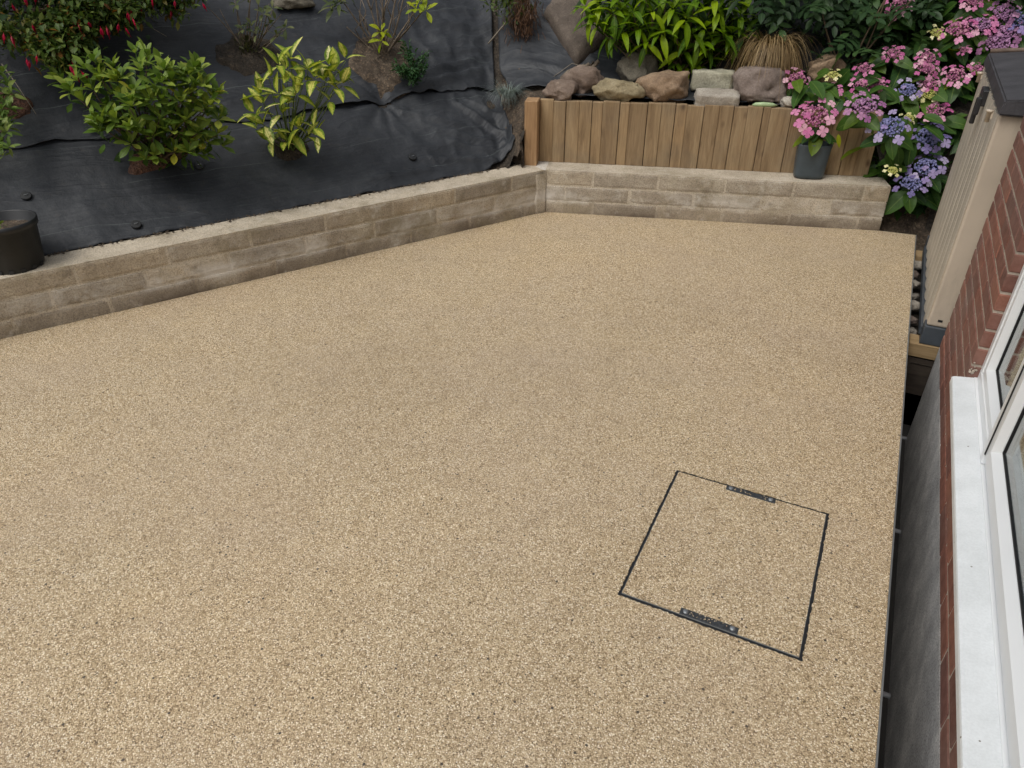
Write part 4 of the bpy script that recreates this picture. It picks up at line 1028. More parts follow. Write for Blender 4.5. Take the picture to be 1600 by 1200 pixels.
# ---- dark compound-leaved shrub, back right
def compound(m_):
    v, f, uv = [], [], []
    for k in range(3):
        for sgn in (-1, 1):
            lv, lf, lu = leaf_geo(.40, .25, 'ovate', .15, .1, 4); y = .16 + .28 * k; mt = Matrix.Rotation(-sgn * 1.05, 3, 'Z'); b0 = len(v)
            v += [mt @ Vector(a) + Vector((0, y, -.08 * (y) ** 2)) for a in lv]; f += [tuple(b0 + i for i in t) for t in lf]; uv += lu
    lv, lf, lu = leaf_geo(.42, .27, 'ovate', .15, .1, 4); b0 = len(v); v += [Vector(a) + Vector((0, .9, -.07)) for a in lv]; f += [tuple(b0 + i for i in t) for t in lf]; uv += lu
    b0 = len(v); tv, tf = tube_geo([(0, 0, 0), (0, .5, -.02), (0, .95, -.075)], [.012, .01, .006], 4); v += tv; f += [tuple(b0 + i for i in t) for t in tf]; uv += [(.2, .5)] * len(tv)
    return mkmesh('leaf', v, f, m_, True, uv)
cmz = [compound(M['dark']) for _ in range(2)]
jb = Vector((-.35, 6.0, .80)); sh = thing('dark_shrub', 'dark green shrub with paired oval leaflets between brown grass and hydrangea', 'shrub', jb)
for k in range(110):
    q = Vector((random.uniform(-.52, .10), random.uniform(5.72, 6.1), random.uniform(.82, 1.42)))
    if k % 4 == 0: q.x = random.uniform(-.95, -.5); q.z = random.uniform(1.22, 1.5)
    q.y = 5.76 + (q.x + .68) * .28 + random.uniform(0, .3) + (q.z - .8) * .12
    put_leaf(random.choice(cmz), sh, q, Vector((random.uniform(-1, 1), -.6, random.uniform(-.8, .5))), Vector((0, -.5, 1)) + rv(.3), random.uniform(.16, .25))
for k in range(10): tube('branch', bend(jb + rv(.06), (random.uniform(-.6, .05), random.uniform(5.85, 6.2), random.uniform(1.1, 1.5)), .1), [.009, .008, .007, .006, .005, .004], M['stem'], sh, 5)
def pin():
    q = Vector((random.uniform(-1.05, .15), random.uniform(6.05, 6.5), random.uniform(.9, 1.9))); return q, rv(1), Vector((0, 0, 1)) + rv(.5)
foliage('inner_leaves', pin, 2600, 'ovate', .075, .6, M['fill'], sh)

# ---- hydrangea
HYB = Vector((.35, 5.95, .35))
sh = hyd = thing('lacecap_hydrangea', 'large hydrangea with pink, mauve and violet lacecap flowers behind the beige store', 'shrub', HYB)
hl = leaf_variants('leaf', M['hyd'], 7, 1, .74, 'ovate', (.15, .5), .13, 8, .006)
HPOLY = [(1.64, 0.38), (1.61, 0.5), (1.84, 0.56), (2.07, 0.59), (2.26, 0.7), (2.16, 0.95), (2.64, 1.04), (3.41, 1.05), (3.47, 0.56), (2.87, 0.47), (2.75, 0.19), (2.59, -0.02), (2.35, -0.02), (2.25, 0.1), (2.22, 0.24), (1.91, 0.35)]
def inpoly(x, y, P_):
    c = False
    for i in range(len(P_)):
        (x1, y1), (x2, y2) = P_[i], P_[i - 1]
        if (y1 > y) != (y2 > y) and x < (x2 - x1) * (y - y1) / (y2 - y1) + x1: c = not c
    return c
HN = (Vector((NB[0], NB[1], 0)) * -1.3 + Vector((0, 0, .85))).normalized()
def hplane(t, w, off=0): return PB(t, .1 + .85 * w, .2 + 1.3 * w) + HN * (.05 + off)
def hsample():
    while True:
        t, w = random.uniform(1.6, 3.5), random.uniform(-.03, 1.05)
        if inpoly(t, w, HPOLY): return t, w
def far_of_shed(q): return not (q.x > .36 and q.y < 5.36)
hp, tries = [], 0
while len(hp) < 128 and tries < 14000:
    tries += 1; t, w = hsample()
    if t > 2.95 and random.random() < .85: continue
    q = hplane(t, w, random.uniform(-.14, .04))
    if any((q - a).length < .075 for a in hp) or not far_of_shed(q): continue
    hp.append(q)
for q in hp:
    th = random.uniform(0, 6.28); d = Vector((math.cos(th), math.sin(th) * .6 - .25, random.uniform(-.75, .05)))
    sz = random.uniform(.125, .20)
    if not far_of_shed(q + d.normalized() * sz): d.x = -abs(d.x); d.y = abs(d.y)
    put_leaf(random.choice(hl), sh, q - d.normalized() * sz * .4, d, Vector((0, 0, .65)) + (CAM - q).normalized() * .75 + rv(.35), sz)
def pin():
    t, w = hsample(); q = hplane(t, w, random.uniform(-.42, -.10))
    if q.z < .12 or not far_of_shed(q) or (q.y < 5.62 and q.x < .15): return None
    return q, rv(1) + Vector((0, -.2, -.3)), Vector((0, -.2, 1)) + rv(.4)
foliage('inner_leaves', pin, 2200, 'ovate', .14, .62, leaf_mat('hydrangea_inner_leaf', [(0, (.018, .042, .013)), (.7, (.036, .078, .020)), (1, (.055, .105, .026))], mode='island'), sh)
for k in range(12):                                                   # leaves hanging over the fence end
    q = PB(random.uniform(2.08, 2.5), random.uniform(.10, .18), random.uniform(.36, .76)); th = random.uniform(2.4, 6.6); d = Vector((math.cos(th), -.45, math.sin(th) * .8 - .15))
    if q.z < .52 and k % 2: q = PB(random.uniform(2.28, 2.5), .12, q.z)
    put_leaf(random.choice(hl), sh, q, d, Vector((0, -.3, 1)) + rv(.5), random.uniform(.11, .17))
def pin():
    q = Vector((random.uniform(.0, 2.2), random.uniform(6.1, 6.8), random.uniform(.7, 2.1))); return q, rv(1), Vector((0, 0, 1)) + rv(.5)
foliage('back_leaves', pin, 1500, 'ovate', .12, .62, M['fill'], sh)
for k in range(26):
    t, w = hsample(); q = hplane(t, w, -.08); tube('branch', bend(HYB + Vector((random.uniform(-.15, .15), random.uniform(0, .2), 0)), q, .1), [.008, .007, .006, .006, .005, .004], M['stem'], sh, 5)
def pin():
    if random.random() < .6: t, w = random.uniform(2.3, 2.82), random.uniform(.0, .55)
    else: t, w = hsample()
    q = hplane(t, w, random.uniform(-.16, -.02))
    if not far_of_shed(q + Vector((.10, -.10, 0))): return None
    th = random.uniform(0, 6.28); return q, Vector((math.cos(th), math.sin(th) * .6 - .3, random.uniform(-.7, .05))), Vector((0, -.35, 1)) + rv(.4)
foliage('outer_leaves', pin, 260, 'ovate', .15, .64, leaf_mat('hydrangea_outer_leaf', [(0, (.024, .058, .017)), (.5, (.042, .092, .024)), (1, (.07, .13, .03))], (.12, .18, .05), mode='island'), sh)
for k in range(22):                                                   # leaves along the fence top and over it
    q = PB(random.uniform(1.62, 2.22), random.uniform(.20, .42), random.uniform(.77, .90)); th = random.uniform(2.2, 6.9)
    put_leaf(random.choice(hl), sh, q, Vector((math.cos(th), math.sin(th) * .5 - .35, random.uniform(-.55, .1))), Vector((0, -.3, 1)) + rv(.4), random.uniform(.12, .18))
def floret_mesh(m_):
    v, f, uv = [], [], []
    for k in range(4):
        lv, lf, lu = leaf_geo(.5, .46, 'obov', .10, .08, 4); mt = Matrix.Rotation(k * math.pi / 2, 3, 'Z'); b0 = len(v)
        v += [mt @ Vector(a) + Vector((0, 0, .01 * k)) for a in lv]; f += [tuple(b0 + i for i in t) for t in lf]; uv += lu
    return mkmesh('floret', v, f, m_, True, uv)
def bud_mesh(m_, seed):
    random.seed(seed); bm = bmesh.new()
    for k in range(130):
        r = math.sqrt(random.random()); th = random.uniform(0, 6.28)
        bmesh.ops.create_icosphere(bm, subdivisions=1, radius=random.uniform(.045, .085), matrix=Matrix.Translation((r * .62 * math.cos(th), r * .62 * math.sin(th), .30 * (1 - r * r) + random.uniform(-.05, .06))))
    for k in range(10):
        th = k * .628; v_, f_ = tube_geo([(0, 0, -.5), (.3 * math.cos(th), .3 * math.sin(th), -.05), (.5 * math.cos(th), .5 * math.sin(th), .12)], [.03, .025, .02], 4)
        vs = [bm.verts.new(a) for a in v_]
        for t in f_: bm.faces.new([vs[i] for i in t])
    return bm_mesh('flower_head', bm, m_, True)
FLM = {k: floret_mesh(M['fl_' + k]) for k in ('pk', 'mv', 'bl', 'cr')}
BUD = {k: [bud_mesh(M['c_' + k], 10 + i) for i in range(2)] for k in ('pk', 'mv', 'bl', 'cr')}
random.seed(99)
def head(kind, q, size, parent, fk=None, n=None, face=None, full=1):
    q = Vector(q)
    if parent is hyd and q.z < .80 and q.x < .12: q = q.lerp(CAM, .045)
    nrm = (Vector((0, 0, 1)) * .8 + (CAM - q).normalized() * .75 + rv(.22)).normalized() if face is None else face
    h = bpy.data.objects.new('flower_head', random.choice(BUD[kind])); place(h, parent, q); rot = nrm.to_track_quat('Z', 'Y'); h.rotation_euler = rot.to_euler(); h.scale = (size * 1.12,) * 3
    if parent is hyd and size > .055:                                  # a whorl of leaves under each head
        for k in range(4):
            th = random.uniform(0, 1) + k * 1.571; d = Vector((math.cos(th), math.sin(th) * .55 - .3, random.uniform(-.75, -.05))); b0 = q - nrm * size * .75; sz = random.uniform(.125, .185)
            if far_of_shed(b0 + d.normalized() * sz) and b0.y > 5.3: put_leaf(random.choice(hl), parent, b0, d, Vector((0, 0, .7)) + (CAM - q).normalized() * .6 + rv(.25), sz)
    n = n or random.randint(7, 10); ph = random.uniform(0, 6)
    for k in range(n):
        th = ph + 6.283 * k / n * full + random.uniform(-.18, .18); rr = random.uniform(.78, 1.02)
        o = bpy.data.objects.new('floret', FLM[fk or kind]); COL.objects.link(o); o.parent = h
        o.location = (rr * math.cos(th), rr * math.sin(th), random.uniform(-.02, .16))
        up = Vector((math.cos(th) * .5, math.sin(th) * .5, 1)) + rv(.35); o.rotation_euler = up.to_track_quat('Z', 'Y').to_euler(); o.scale = (random.uniform(.46, .62),) * 3
    for k in range(1 if n > 6 else 0):
        o = bpy.data.objects.new('floret', FLM[fk or kind]); COL.objects.link(o); o.parent = h; th = random.uniform(0, 6)
        o.location = (.35 * math.cos(th), .35 * math.sin(th), .33); o.scale = (.4,) * 3; o.rotation_euler = (random.uniform(-.4, .4), random.uniform(-.4, .4), th)
    return h
PK = [(-0.10,6.00,1.31),(-0.60,5.55,0.88),(-0.39,5.58,0.82),(-0.21,5.72,0.95),(-0.20,5.65,0.85),(-0.10,5.70,0.87),(-0.06,5.83,1.04),(0.15,5.88,1.02),(0.16,5.84,0.96),(0.27,5.72,0.73),(0.34,5.87,0.93),(0.20,5.79,0.88),(0.28,6.02,1.18),(0.33,6.15,1.34),(0.46,5.93,0.97),(0.35,5.97,1.07)]
PS = [.08, .08, .068, .06, .07, .06, .058, .065, .075, .09, .08, .06, .10, .07, .045, .04]
for q, s_ in zip(PK, PS): head('pk', q, s_, sh)
for q, s_ in zip([(-0.15,5.59,0.74),(0.40,6.08,1.21),(0.53,6.05,1.11),(0.57,6.11,1.17),(0.52,6.16,1.28)], (.10, .09, .10, .09, .085)): head('mv', q, s_, sh, fk=random.choice(('mv', 'pk')))
for q, s_ in zip([(0.08,5.73,0.84),(0.04,5.58,0.63),(0.28,5.62,0.58),(0.31,5.51,0.42),(0.25,5.43,0.32),(0.62,6.17,1.24)], (.075, .11, .11, .10, .095, .10)): head('bl', q, s_, sh)
for q, s_ in zip([(0.21,5.76,0.82),(0.16,5.98,1.16),(-0.39,5.64,0.91),(0.13,5.64,0.68),(0.12,5.44,0.39)], (.06, .05, .05, .05, .045)): head('cr', q, s_, sh, n=6)

# ------------------------------------------------------------------ pots
pc = PB(1.79, .122, WH)
pot = thing('potted_hydrangea', 'slate grey pot holding a small pink hydrangea, standing on the back wall', 'potted plant', pc)
prof = [(.0, .002), (.080, .002), (.094, .008), (.098, .03), (.108, .20), (.112, .215), (.112, .228), (.104, .228), (.100, .205), (.0, .20)]
v, f = [], []
nn = 40
for r_, z in prof:
    for k in range(nn):
        t = 2 * math.pi * k / nn; c_, s_ = math.cos(t), math.sin(t); q4 = (abs(c_) ** 3.4 + abs(s_) ** 3.4) ** (-1 / 3.4)
        x, y = r_ * q4 * c_, r_ * q4 * s_ * .62
        v.append((x * DB[0] + y * NB[0], x * DB[1] + y * NB[1], z))
for i in range(len(prof) - 1):
    for k in range(nn): f.append((i * nn + k, i * nn + (k + 1) % nn, (i + 1) * nn + (k + 1) % nn, (i + 1) * nn + k))
mobj('pot', mkmesh('pot', v, f, M['potgrey'], True), pot, pc)
for (dx, dy, dz, sz) in ((-1, -.5, -.25, .16), (.1, -1, -.55, .15), (.75, -.7, -.35, .15), (1, .1, -.1, .14), (-.4, .6, .1, .13), (.2, .5, .3, .12), (-.6, -.9, -.1, .13), (.9, -.4, .2, .12), (-.2, -.8, -.9, .12)):
    put_leaf(random.choice(hl), pot, pc + Vector((0, 0, .30 + random.uniform(-.03, .04))), Vector((dx, dy, dz)), Vector((0, -.3, 1)) + rv(.2), sz)
tube('stem', bend(pc + Vector((0, 0, .19)), pc + Vector((.0, -.03, .40)), .05), .005, M['greenstem'], pot, 5)
tube('stem', bend(pc + Vector((-.02, 0, .19)), pc + Vector((-.04, .0, .33)), .05), .005, M['greenstem'], pot, 5)
head('pk', pc + Vector((-.035, -.05, .405)), .115, pot, n=11)
put_leaf(leaf_variants('leaf', M['lime'], 1, 1, .35, 'lance', (.3, .4), .1)[0], pot, pc + Vector((.13, 0, .30)), Vector((.3, -.2, -1)), Vector((0, -1, .2)), .09)

pc = Vector((-3.800, 1.985, WH - .001))
pot = thing('black_pot', 'black plastic flower pot with a small sprig, on the left end of the wall', 'potted plant', pc)
v, f = lathe_geo([(.0, .0), (.118, .0), (.125, .006), (.148, .205), (.157, .207), (.159, .238), (.152, .240), (.148, .236), (.144, .19), (.138, .185)], 48)
mobj('pot', mkmesh('pot', v, f, M['black'], True), pot, pc)
v, f = [], []
for i in range(9):
    for k in range(24):
        r_ = .142 * i / 8; t = 2 * math.pi * k / 24; v.append((r_ * math.cos(t), r_ * math.sin(t), .19 + .008 * fbm(r_ * 30 * math.cos(t), r_ * 30 * math.sin(t))))
for i in range(8):
    for k in range(24): f.append((i * 24 + k, i * 24 + (k + 1) % 24, (i + 1) * 24 + (k + 1) % 24, (i + 1) * 24 + k))
mobj('potting_soil', mkmesh('potting_soil', v, f, M['soil'], True), pot, pc)
for k in range(5):
    t = -1.2 + k * .42; a = pc + Vector((.118 * math.cos(t), .118 * math.sin(t), .006)); b_ = pc + Vector((.1055 * math.cos(t), .1055 * math.sin(t), .006))
    bm = bmesh.new(); bm_box(bm, (-.011, -.004, -.008), (.011, .004, .010)); o = mobj('drain_hole', bm_mesh('drain_hole', bm, M['gasket']), pot, pc + Vector((.1235 * math.cos(t), .1235 * math.sin(t), .009))); o.rotation_euler = (0, 0, t + math.pi / 2)
tube('stem', [pc + Vector((.0, -.04, .19)), pc + Vector((-.02, -.03, .25)), pc + Vector((-.055, -.01, .34))], [.004, .0035, .003], M['twig'], pot)
pl_ = leaf_variants('leaf', M['pale'], 3, 1, .5, 'obov', (.1, .4), .1)
for k in range(3): rosette(pl_, pot, pc + Vector((.01 + .015 * k, -.03, .205 + .012 * k)), Vector((0, 0, 1)) + rv(.4), 5, .03, (20, 80))

# twigs on the fabric
def twig(pts, label, r=.004):
    o = tube('dry_twig', pts, [r, r * .8, r * .5], M['twig']); tag(o, label, 'twig', 'dry twigs on the fabric')
twig([(-4.58, 2.72, 1.10), (-4.46, 2.69, 1.01), (-4.29, 2.64, .87)], 'long dry twig slanting over the fabric at the far left')
twig([(-4.44, 2.82, 1.06), (-4.43, 2.87, 1.08), (-4.40, 2.93, 1.08)], 'short dark twig under the fuchsia flowers', .003)
twig([(-4.36, 3.53, 1.28), (-4.28, 3.55, 1.21), (-4.19, 3.56, 1.17)], 'thin curved twig between fuchsia and twiggy shrub', .0025)
twig([PB(.28, .62, .86), PB(.10, .66, .90), PB(-.05, .60, .80)], 'thin bent twig lying behind the leftmost rocks', .004)

# ------------------------------------------------------------------ house
HX = .505; HY1 = 3.732                    # wall face, far corner
OY = 2.856; OZ0 = .300; OZ1 = 1.55       # window opening: far jamb, foot, head
house = thing('brick_house', 'red brick house with a white window along the right edge of the patio', 'house', (HX, 2.0, 0))
# inner leaf and mortar bed behind the bricks
def hb(name, lo, hi, m_, bv=0): return box(name, lo, hi, m_, house, bv)
MX = HX + .0035
hb('wall_core', (MX, -1.6, .022), (HX + .30, HY1 - .003, OZ0), M['pointing'])
hb('wall_core', (MX, OY + .004, OZ0 + .0005), (HX + .30, HY1 - .003, 2.7), M['pointing'])
hb('wall_core', (MX, -1.6, OZ1), (HX + .30, OY + .0035, 2.7), M['pointing'])
hb('wall_core', (MX, -1.6, OZ0 + .0005), (HX + .30, -.9, OZ1 - .0005), M['pointing'])
hb('plinth', (HX + .001, -1.6, -.60), (HX + .30, HY1, .0205), M['plinth'])
hb('room_floor', (HX + .302, -1.6, -.2), (4.0, HY1, -.15), M['room'])
hb('room_wall', (3.9, -1.6, -.148), (4.0, HY1, 2.7), M['room'])
hb('room_wall', (HX + .302, HY1 - .1, -.148), (3.899, HY1 - .002, 2.7), M['room'])
hb('room_wall', (HX + .302, -1.6, -.148), (3.899, -1.5, 2.7), M['room'])
hb('roof_slab', (HX + .004, -1.6, 2.701), (4.0, HY1, 2.8), M['room'])
def brick_me(L_, seed):
    bm = bmesh.new(); bm_box(bm, (-.0525, -L_ / 2, -.0325), (.0525, L_ / 2, .0325), .004, 1)
    for v in bm.verts: v.co += noise.noise_vector(v.co * 20 + Vector((seed, 0, 0))) * .0012
    return bm_mesh('brick', bm, M['brick'])
BM = {}
def get_brick(L_, k):
    key = (round(L_, 3), k % 4)
    if key not in BM: BM[key] = brick_me(L_, k * 3.3 + L_)
    return BM[key]
c = 0
while True:
    z0 = .0235 + c * .0745; zc = z0 + .0325
    if zc > 2.2: break
    far_only = z0 > OZ0 - .012
    y = HY1; k = 0; first = .215 if c % 2 == 0 else .1025
    ymin = OY if far_only else -.9
    if far_only and z0 < OZ1 + .03 or not far_only:
        while y > ymin + .03:
            L_ = first if k == 0 else .215
            if y - L_ < ymin + .06: L_ = y - ymin
            o = bpy.data.objects.new('brick', get_brick(L_, c * 7 + k)); place(o, house, (HX + .0525 + random.uniform(-.001, .001), y - L_ / 2, zc)); y -= L_ + .010; k += 1
    elif z0 >= OZ1 + .03:
        while y > .6:
            L_ = first if k == 0 else .215
            o = bpy.data.objects.new('brick', get_brick(L_, c * 7 + k)); place(o, house, (HX + .0525, y - L_ / 2, zc)); y -= L_ + .010; k += 1
    c += 1
# window
FX = .540                                 # outer face of the frame
win = thing('w', None, None, (FX, 1.6, OZ0)) if False else bpy.data.objects.new('window', None)
place(win, house, (FX, 1.6, OZ0)); 
NEARY = -.9
# sill: profile swept along y
def sweep_y(name, prof, y0, y1, m_, parent, smooth=False):
    v = [(x, y, z) for y in (y0, y1) for x, z in prof]; n = len(prof); f = [(i, (i + 1) % n, n + (i + 1) % n, n + i) for i in range(n)] + [tuple(range(n)), tuple(reversed(range(n, 2 * n)))]
    ct = Vector((sum(p_[0] for p_ in prof) / n, (y0 + y1) / 2, sum(p_[1] for p_ in prof) / n)); bm = bmesh.new(); vs = [bm.verts.new(Vector(a) - ct) for a in v]
    for t in f: bm.faces.new([vs[i] for i in t])
    return mobj(name, bm_mesh(name, bm, m_), parent, ct)
sweep_y('sill', [(.4645, .300), (.464, .296), (.470, .296), (.476, .302), (.545, .306), (.545, .346), (.536, .3445), (.470, .3335), (.4615, .330), (.4595, .324), (.4595, .303)], NEARY, OY - .002, M['sill'], win)
sweep_y('sill_cap_joint', [(.530, .3440), (.541, .3452), (.541, .3475), (.531, .3462)], NEARY, OY - .003, M['upvc'], win)
ZB = .3475; ZT = OZ1 - .003; MUL = 2.30
def hbar(name, z0, z1, y0, y1, x0, x1, m_, bv=.003): return box(name, (x0, y0, z0), (x1, y1, z1), m_, win, bv)
fr = [hbar('frame', ZB, ZB + .040, NEARY, OY - .003, FX, FX + .07, M['upvc']), hbar('frame', ZB + .0405, ZT, OY - .043, OY - .003, FX, FX + .07, M['upvc']), hbar('frame', ZT - .04, ZT, NEARY, OY - .0435, FX, FX + .07, M['upvc'])]
def light(y0, y1, z0, z1, xf, w, bead):
    """frame members w wide, sloping bead, gasket and pane; y0<y1"""
    # rails with a chamfered inner edge
    def rail(name, ax, a0, a1, b0, b1, sgn):
        # cross-section: from outer edge b0 to inner edge b1 at face xf, then bead sloping back
        d = bead
        prof = [(xf, b0), (xf, b1), (xf + .022, b1 + sgn * d), (xf + .045, b1 + sgn * d), (xf + .045, b0)]
        v = []
        for a, off in ((a0, 0), (a1, 0)):
            for x, b_ in prof:
                mt = abs(b_ - b0)                                        # mitre
                aa = a + (mt if a == a0 else -mt)
                v.append((x, aa, b_) if ax == 'y' else (x, b_, aa))
        n = 5; f = [(i, (i + 1) % n, n + (i + 1) % n, n + i) for i in range(n)] + [tuple(range(n)), tuple(reversed(range(n, 2 * n)))]
        bm = bmesh.new(); ct = sum((Vector(a) for a in v), Vector()) / len(v); vs = [bm.verts.new(Vector(a) - ct) for a in v]
        for t in f: bm.faces.new([vs[i] for i in t])
        return mobj(name, bm_mesh(name, bm, M['upvc']), win, ct)
    rail('frame', 'y', y0, y1, z0, z0 + w, 1); rail('frame', 'y', y0, y1, z1, z1 - w, -1)
    rail('frame', 'z', z0, z1, y0, y0 + w, 1); rail('frame', 'z', z0, z1, y1, y1 - w, -1)
    g = w + bead - .001; gx = xf + .0245
    for (lo, hi) in (((gx, y0 + g, z0 + g), (gx + .012, y1 - g, z0 + g + .0055)), ((gx, y0 + g, z1 - g - .0055), (gx + .012, y1 - g, z1 - g)), ((gx, y0 + g, z0 + g + .006), (gx + .012, y0 + g + .0055, z1 - g - .006)), ((gx, y1 - g - .0055, z0 + g + .006), (gx + .012, y1 - g, z1 - g - .006))):
        box('gasket', lo, hi, M['gasket'], win)
    box('pane', (gx + .004, y0 + g - .004, z0 + g - .004), (gx + .008, y1 - g + .004, z1 - g + .004), M['glass'], win)
    box('pane', (gx + .024, y0 + g - .004, z0 + g - .004), (gx + .028, y1 - g + .004, z1 - g + .004), M['glass'], win)
    for (lo, hi) in (((gx + .0085, y0 + g, z0 + g - .004), (gx + .0235, y1 - g, z0 + g + .006)),):
        box('spacer', lo, hi, M['steel'], win)
light(MUL + .012, OY - .0435, ZB + .0405, ZT - .0405, FX + .004, .030, .016)
# mullion between the lights, then the opening sash standing slightly proud
box('mullion', (FX - .012, MUL - .026, ZB + .001), (FX + .06, MUL + .0115, ZT - .041), M['upvc'], win, .003)
box('gasket', (FX - .0135, MUL - .0328, ZB + .0410), (FX + .05, MUL - .0262, ZT - .042), M['gasket'], win)
light(NEARY + .06, MUL - .033, ZB + .0405, ZT - .042, FX - .010, .040, .018)
box('window_board', (FX + .08, NEARY, OZ0 + .03), (FX + .42, OY + .08, OZ0 + .055), M['white_board'], win, .004)
# mortar snot at the reveal
bm = bmesh.new()
for k in range(12):
    bmesh.ops.create_icosphere(bm, subdivisions=1, radius=random.uniform(.002, .006), matrix=Matrix.Translation((HX + .004 + random.uniform(-.004, .02), OY - .004 + random.uniform(-.006, .006), .372 + random.gauss(0, .014))))
mobj('mortar_dab', bm_mesh('mortar_dab', bm, M['pointing'], True), house)

# ------------------------------------------------------------------ beige storage box
SX, SY0, SY1, SZ0, SZ1 = .432, 3.872, 5.26, -.048, 1.085
store = thing('garden_store', 'beige plastic garden store with ribbed doors and charcoal lid, beyond the house corner', 'storage box', ((SX + 1.15) / 2, (SY0 + SY1) / 2, SZ0))
box('body', (SX + .030, SY0 + .012, SZ0 + .03), (1.15, SY1, SZ1 - .004), M['beigedoor'], store, .01, 2)
# near end panel with rounded front edge
bm = bmesh.new(); bm_box(bm, (SX + .002, SY0, SZ0 + .105), (1.16, SY0 + .055, SZ1), .012, 3); mobj('end_panel', bm_mesh('end_panel', bm, M['beige'], False), store)
bm = bmesh.new(); bm_box(bm, (SX + .002, SY1 - .05, SZ0 + .105), (1.16, SY1 + .005, SZ1), .012, 3); mobj('end_panel', bm_mesh('end_panel', bm, M['beige'], False), store)
box('vent', (SX + .045, SY0 - .0015, SZ0 + .135), (SX + .066, SY0 + .002, SZ0 + .147), M['gasket'], store)
box('foot', (SX - .004, SY0 - .004, SZ0), (1.165, SY0 + .08, SZ0 + .104), M['bluegrey'], store, .006, 2)
box('foot', (SX - .004, SY1 - .08, SZ0), (1.165, SY1 + .008, SZ0 + .104), M['bluegrey'], store, .006, 2)
box('base_rail', (SX - .012, SY0 + .081, SZ0 + .01), (SX + .03, SY1 - .081, SZ0 + .062), M['bluegrey'], store, .004, 1)
def ribbed(y0, y1):
    prof = []; y = y0; n = 4; w = (y1 - y0) / n
    for i in range(n):
        b0 = y0 + i * w
        prof += [(SX + .016, b0 + .006), (SX + .002, b0 + .022), (SX - .003, b0 + w * .35), (SX - .003, b0 + w * .65), (SX + .002, b0 + w - .022), (SX + .016, b0 + w - .006)]
    prof = prof + [(SX + .028, y1), (SX + .028, y0)]
    z0, z1 = SZ0 + .068, SZ1 - .012
    n = len(prof); v = [(x, y, z) for z in (z0, z1) for x, y in prof]; f = [(i, (i + 1) % n, n + (i + 1) % n, n + i) for i in range(n)] + [tuple(range(n)), tuple(reversed(range(n, 2 * n)))]
    ct = Vector((SX, (y0 + y1) / 2, .5)); bm = bmesh.new(); vs = [bm.verts.new(Vector(a) - ct) for a in v]
    for t in f: bm.faces.new([vs[i] for i in t])
    return mobj('door', bm_mesh('door', bm, M['beigedoor']), store, ct)
mid = (SY0 + SY1) / 2 + .02
d1 = ribbed(SY0 + .058, mid - .003); d2 = ribbed(mid + .003, SY1 - .053)
# lid: wedge sloping up to the back
v = [(SX - .006, SY0 - .03, 1.087), (SX - .006, SY1 + .03, 1.087), (1.19, SY1 + .03, 1.087), (1.19, SY0 - .03, 1.087), (SX + .004, SY0 - .022, 1.148), (SX + .004, SY1 + .022, 1.148), (1.18, SY1 + .022, 1.235), (1.18, SY0 - .022, 1.235)]
bm = bmesh.new(); vs = [bm.verts.new(a) for a in v]
for t in ((0, 1, 2, 3), (4, 7, 6, 5), (0, 4, 5, 1), (1, 5, 6, 2), (2, 6, 7, 3), (3, 7, 4, 0)): bm.faces.new([vs[i] for i in t])
bmesh.ops.bevel(bm, geom=bm.edges[:], offset=.007, segments=2, affect='EDGES')
lid = mobj('lid', bm_mesh('lid', bm, M['lid']), store)
tube('lid_strip', [(SX + .01, SY1 + .018, 1.158), (.8, SY1 + .018, 1.192), (1.17, SY1 + .018, 1.236)], .013, M['brownbar'], lid, 8)
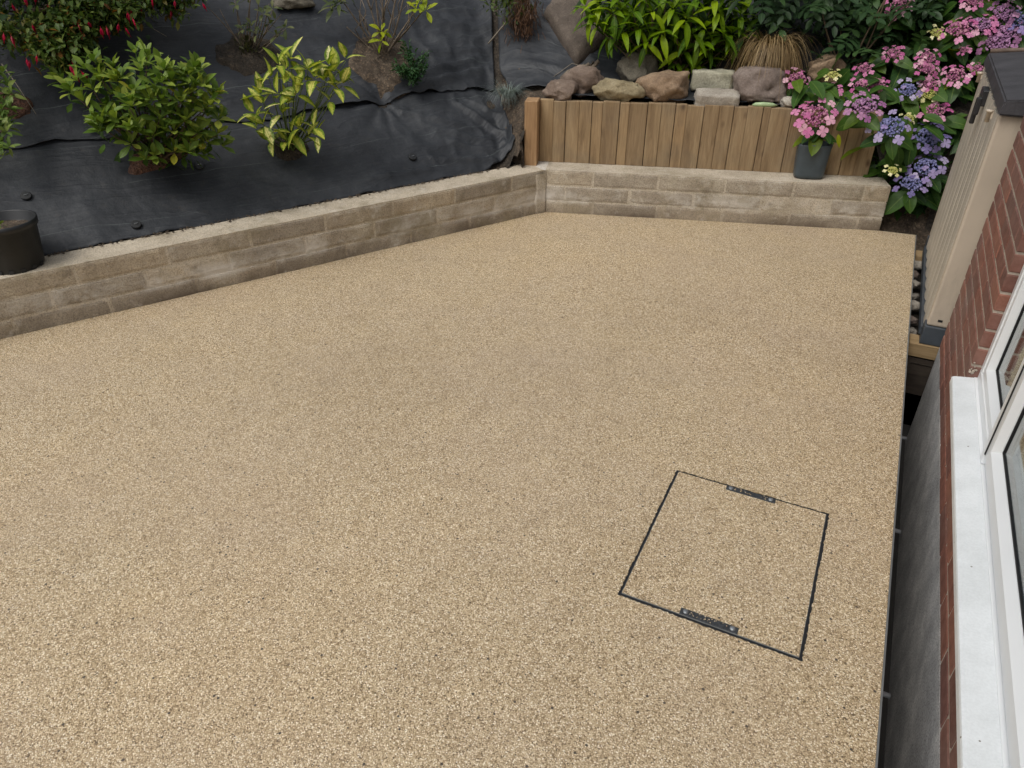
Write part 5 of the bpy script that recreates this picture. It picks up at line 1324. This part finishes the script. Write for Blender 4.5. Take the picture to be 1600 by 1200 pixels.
# hasp and lid pins
lt = box('latch', (SX - .030, mid - .085, .998), (SX + .002, mid + .045, 1.075), M['latch'], store, .006, 2)
box('lever', (SX - .044, mid - .050, .905), (SX - .022, mid - .015, 1.030), M['latch'], lt, .005, 2)
box('lever', (SX - .042, mid - .088, .955), (SX - .020, mid - .058, 1.040), M['latch'], lt, .005, 2)
v, f = lathe_geo([(.0, .02), (.011, .02), (.013, .0), (.006, -.001), (.0, -.001)], 14)
for yy in (SY0 + .20, SY1 - .12):
    tube('lid_pin', [(SX - .016, yy, 1.066), (SX - .016, yy, 1.056), (SX - .016, yy, 1.055), (SX - .016, yy, 1.012)], [.016, .016, .010, .010], M['beige'], store, 12)
    box('pin_bracket', (SX - .008, yy - .01, 1.03), (SX + .004, yy + .01, 1.06), M['beige'], store)
# what it stands on
tm = box('timber_bearer', (PX1 + .018, SY0 - .012, SZ0 - .075), (1.2, SY0 + .10, SZ0 - .001), M['bearer'], None, .003); tag(tm, 'pale timber bearer under the near end of the garden store', 'timber', 'bearers under the garden store')
tm = box('timber_bearer', (PX1 + .018, SY1 - .12, SZ0 - .075), (1.2, SY1 - .01, SZ0 - .001), M['bearer'], None, .003); tag(tm, 'timber bearer under the far end of the garden store, by the soil', 'timber', 'bearers under the garden store')
tm = box('retaining_board', (PX1 + .008, SY0 - .006, -.345), (1.2, SY0 + .03, SZ0 - .085), M['darkboard']); tag(tm, 'dark wet board closing the gap under the garden store', 'board')
tm = box('side_yard', (PX1 - .02, SY0 + .031, -.30), (4.2, 5.5, -.165), M['darksoil']); tag(tm, kind='structure')
RUB = [(4.10, .06, 'r', 'nearest broken stone in the gap beside the garden store foot'), (4.28, .05, 'p', 'small grey stone second from the foot in the gap'), (4.47, .065, 'w', 'whitish rubble lump halfway along the patio gap'), (4.62, .045, 'r', 'dark chip of rubble just past the whitish lump'), (4.80, .06, 'w', 'pale rubble lump near the far third of the gap'), (4.97, .05, 'p', 'pinkish stone chip in the far part of the gap'), (5.13, .07, 'w', 'pale squarish rubble by the far end of the gap'), (5.28, .06, 'r', 'farthest rubble stone, against the soil face')]
for k, (yy, s_, c_, lab) in enumerate(RUB):
    rock('rubble_stone', (PX1 + .036, yy, -.125 + s_ * .3), (s_, s_ * 1.5, s_ * .9), k * .7, M[{'r': 'rubble', 'p': 'r_pink', 'w': 'r_white'}[c_]], 200 + k, lab, 3, (0, 0), 'rubble in the gap', 'stone')
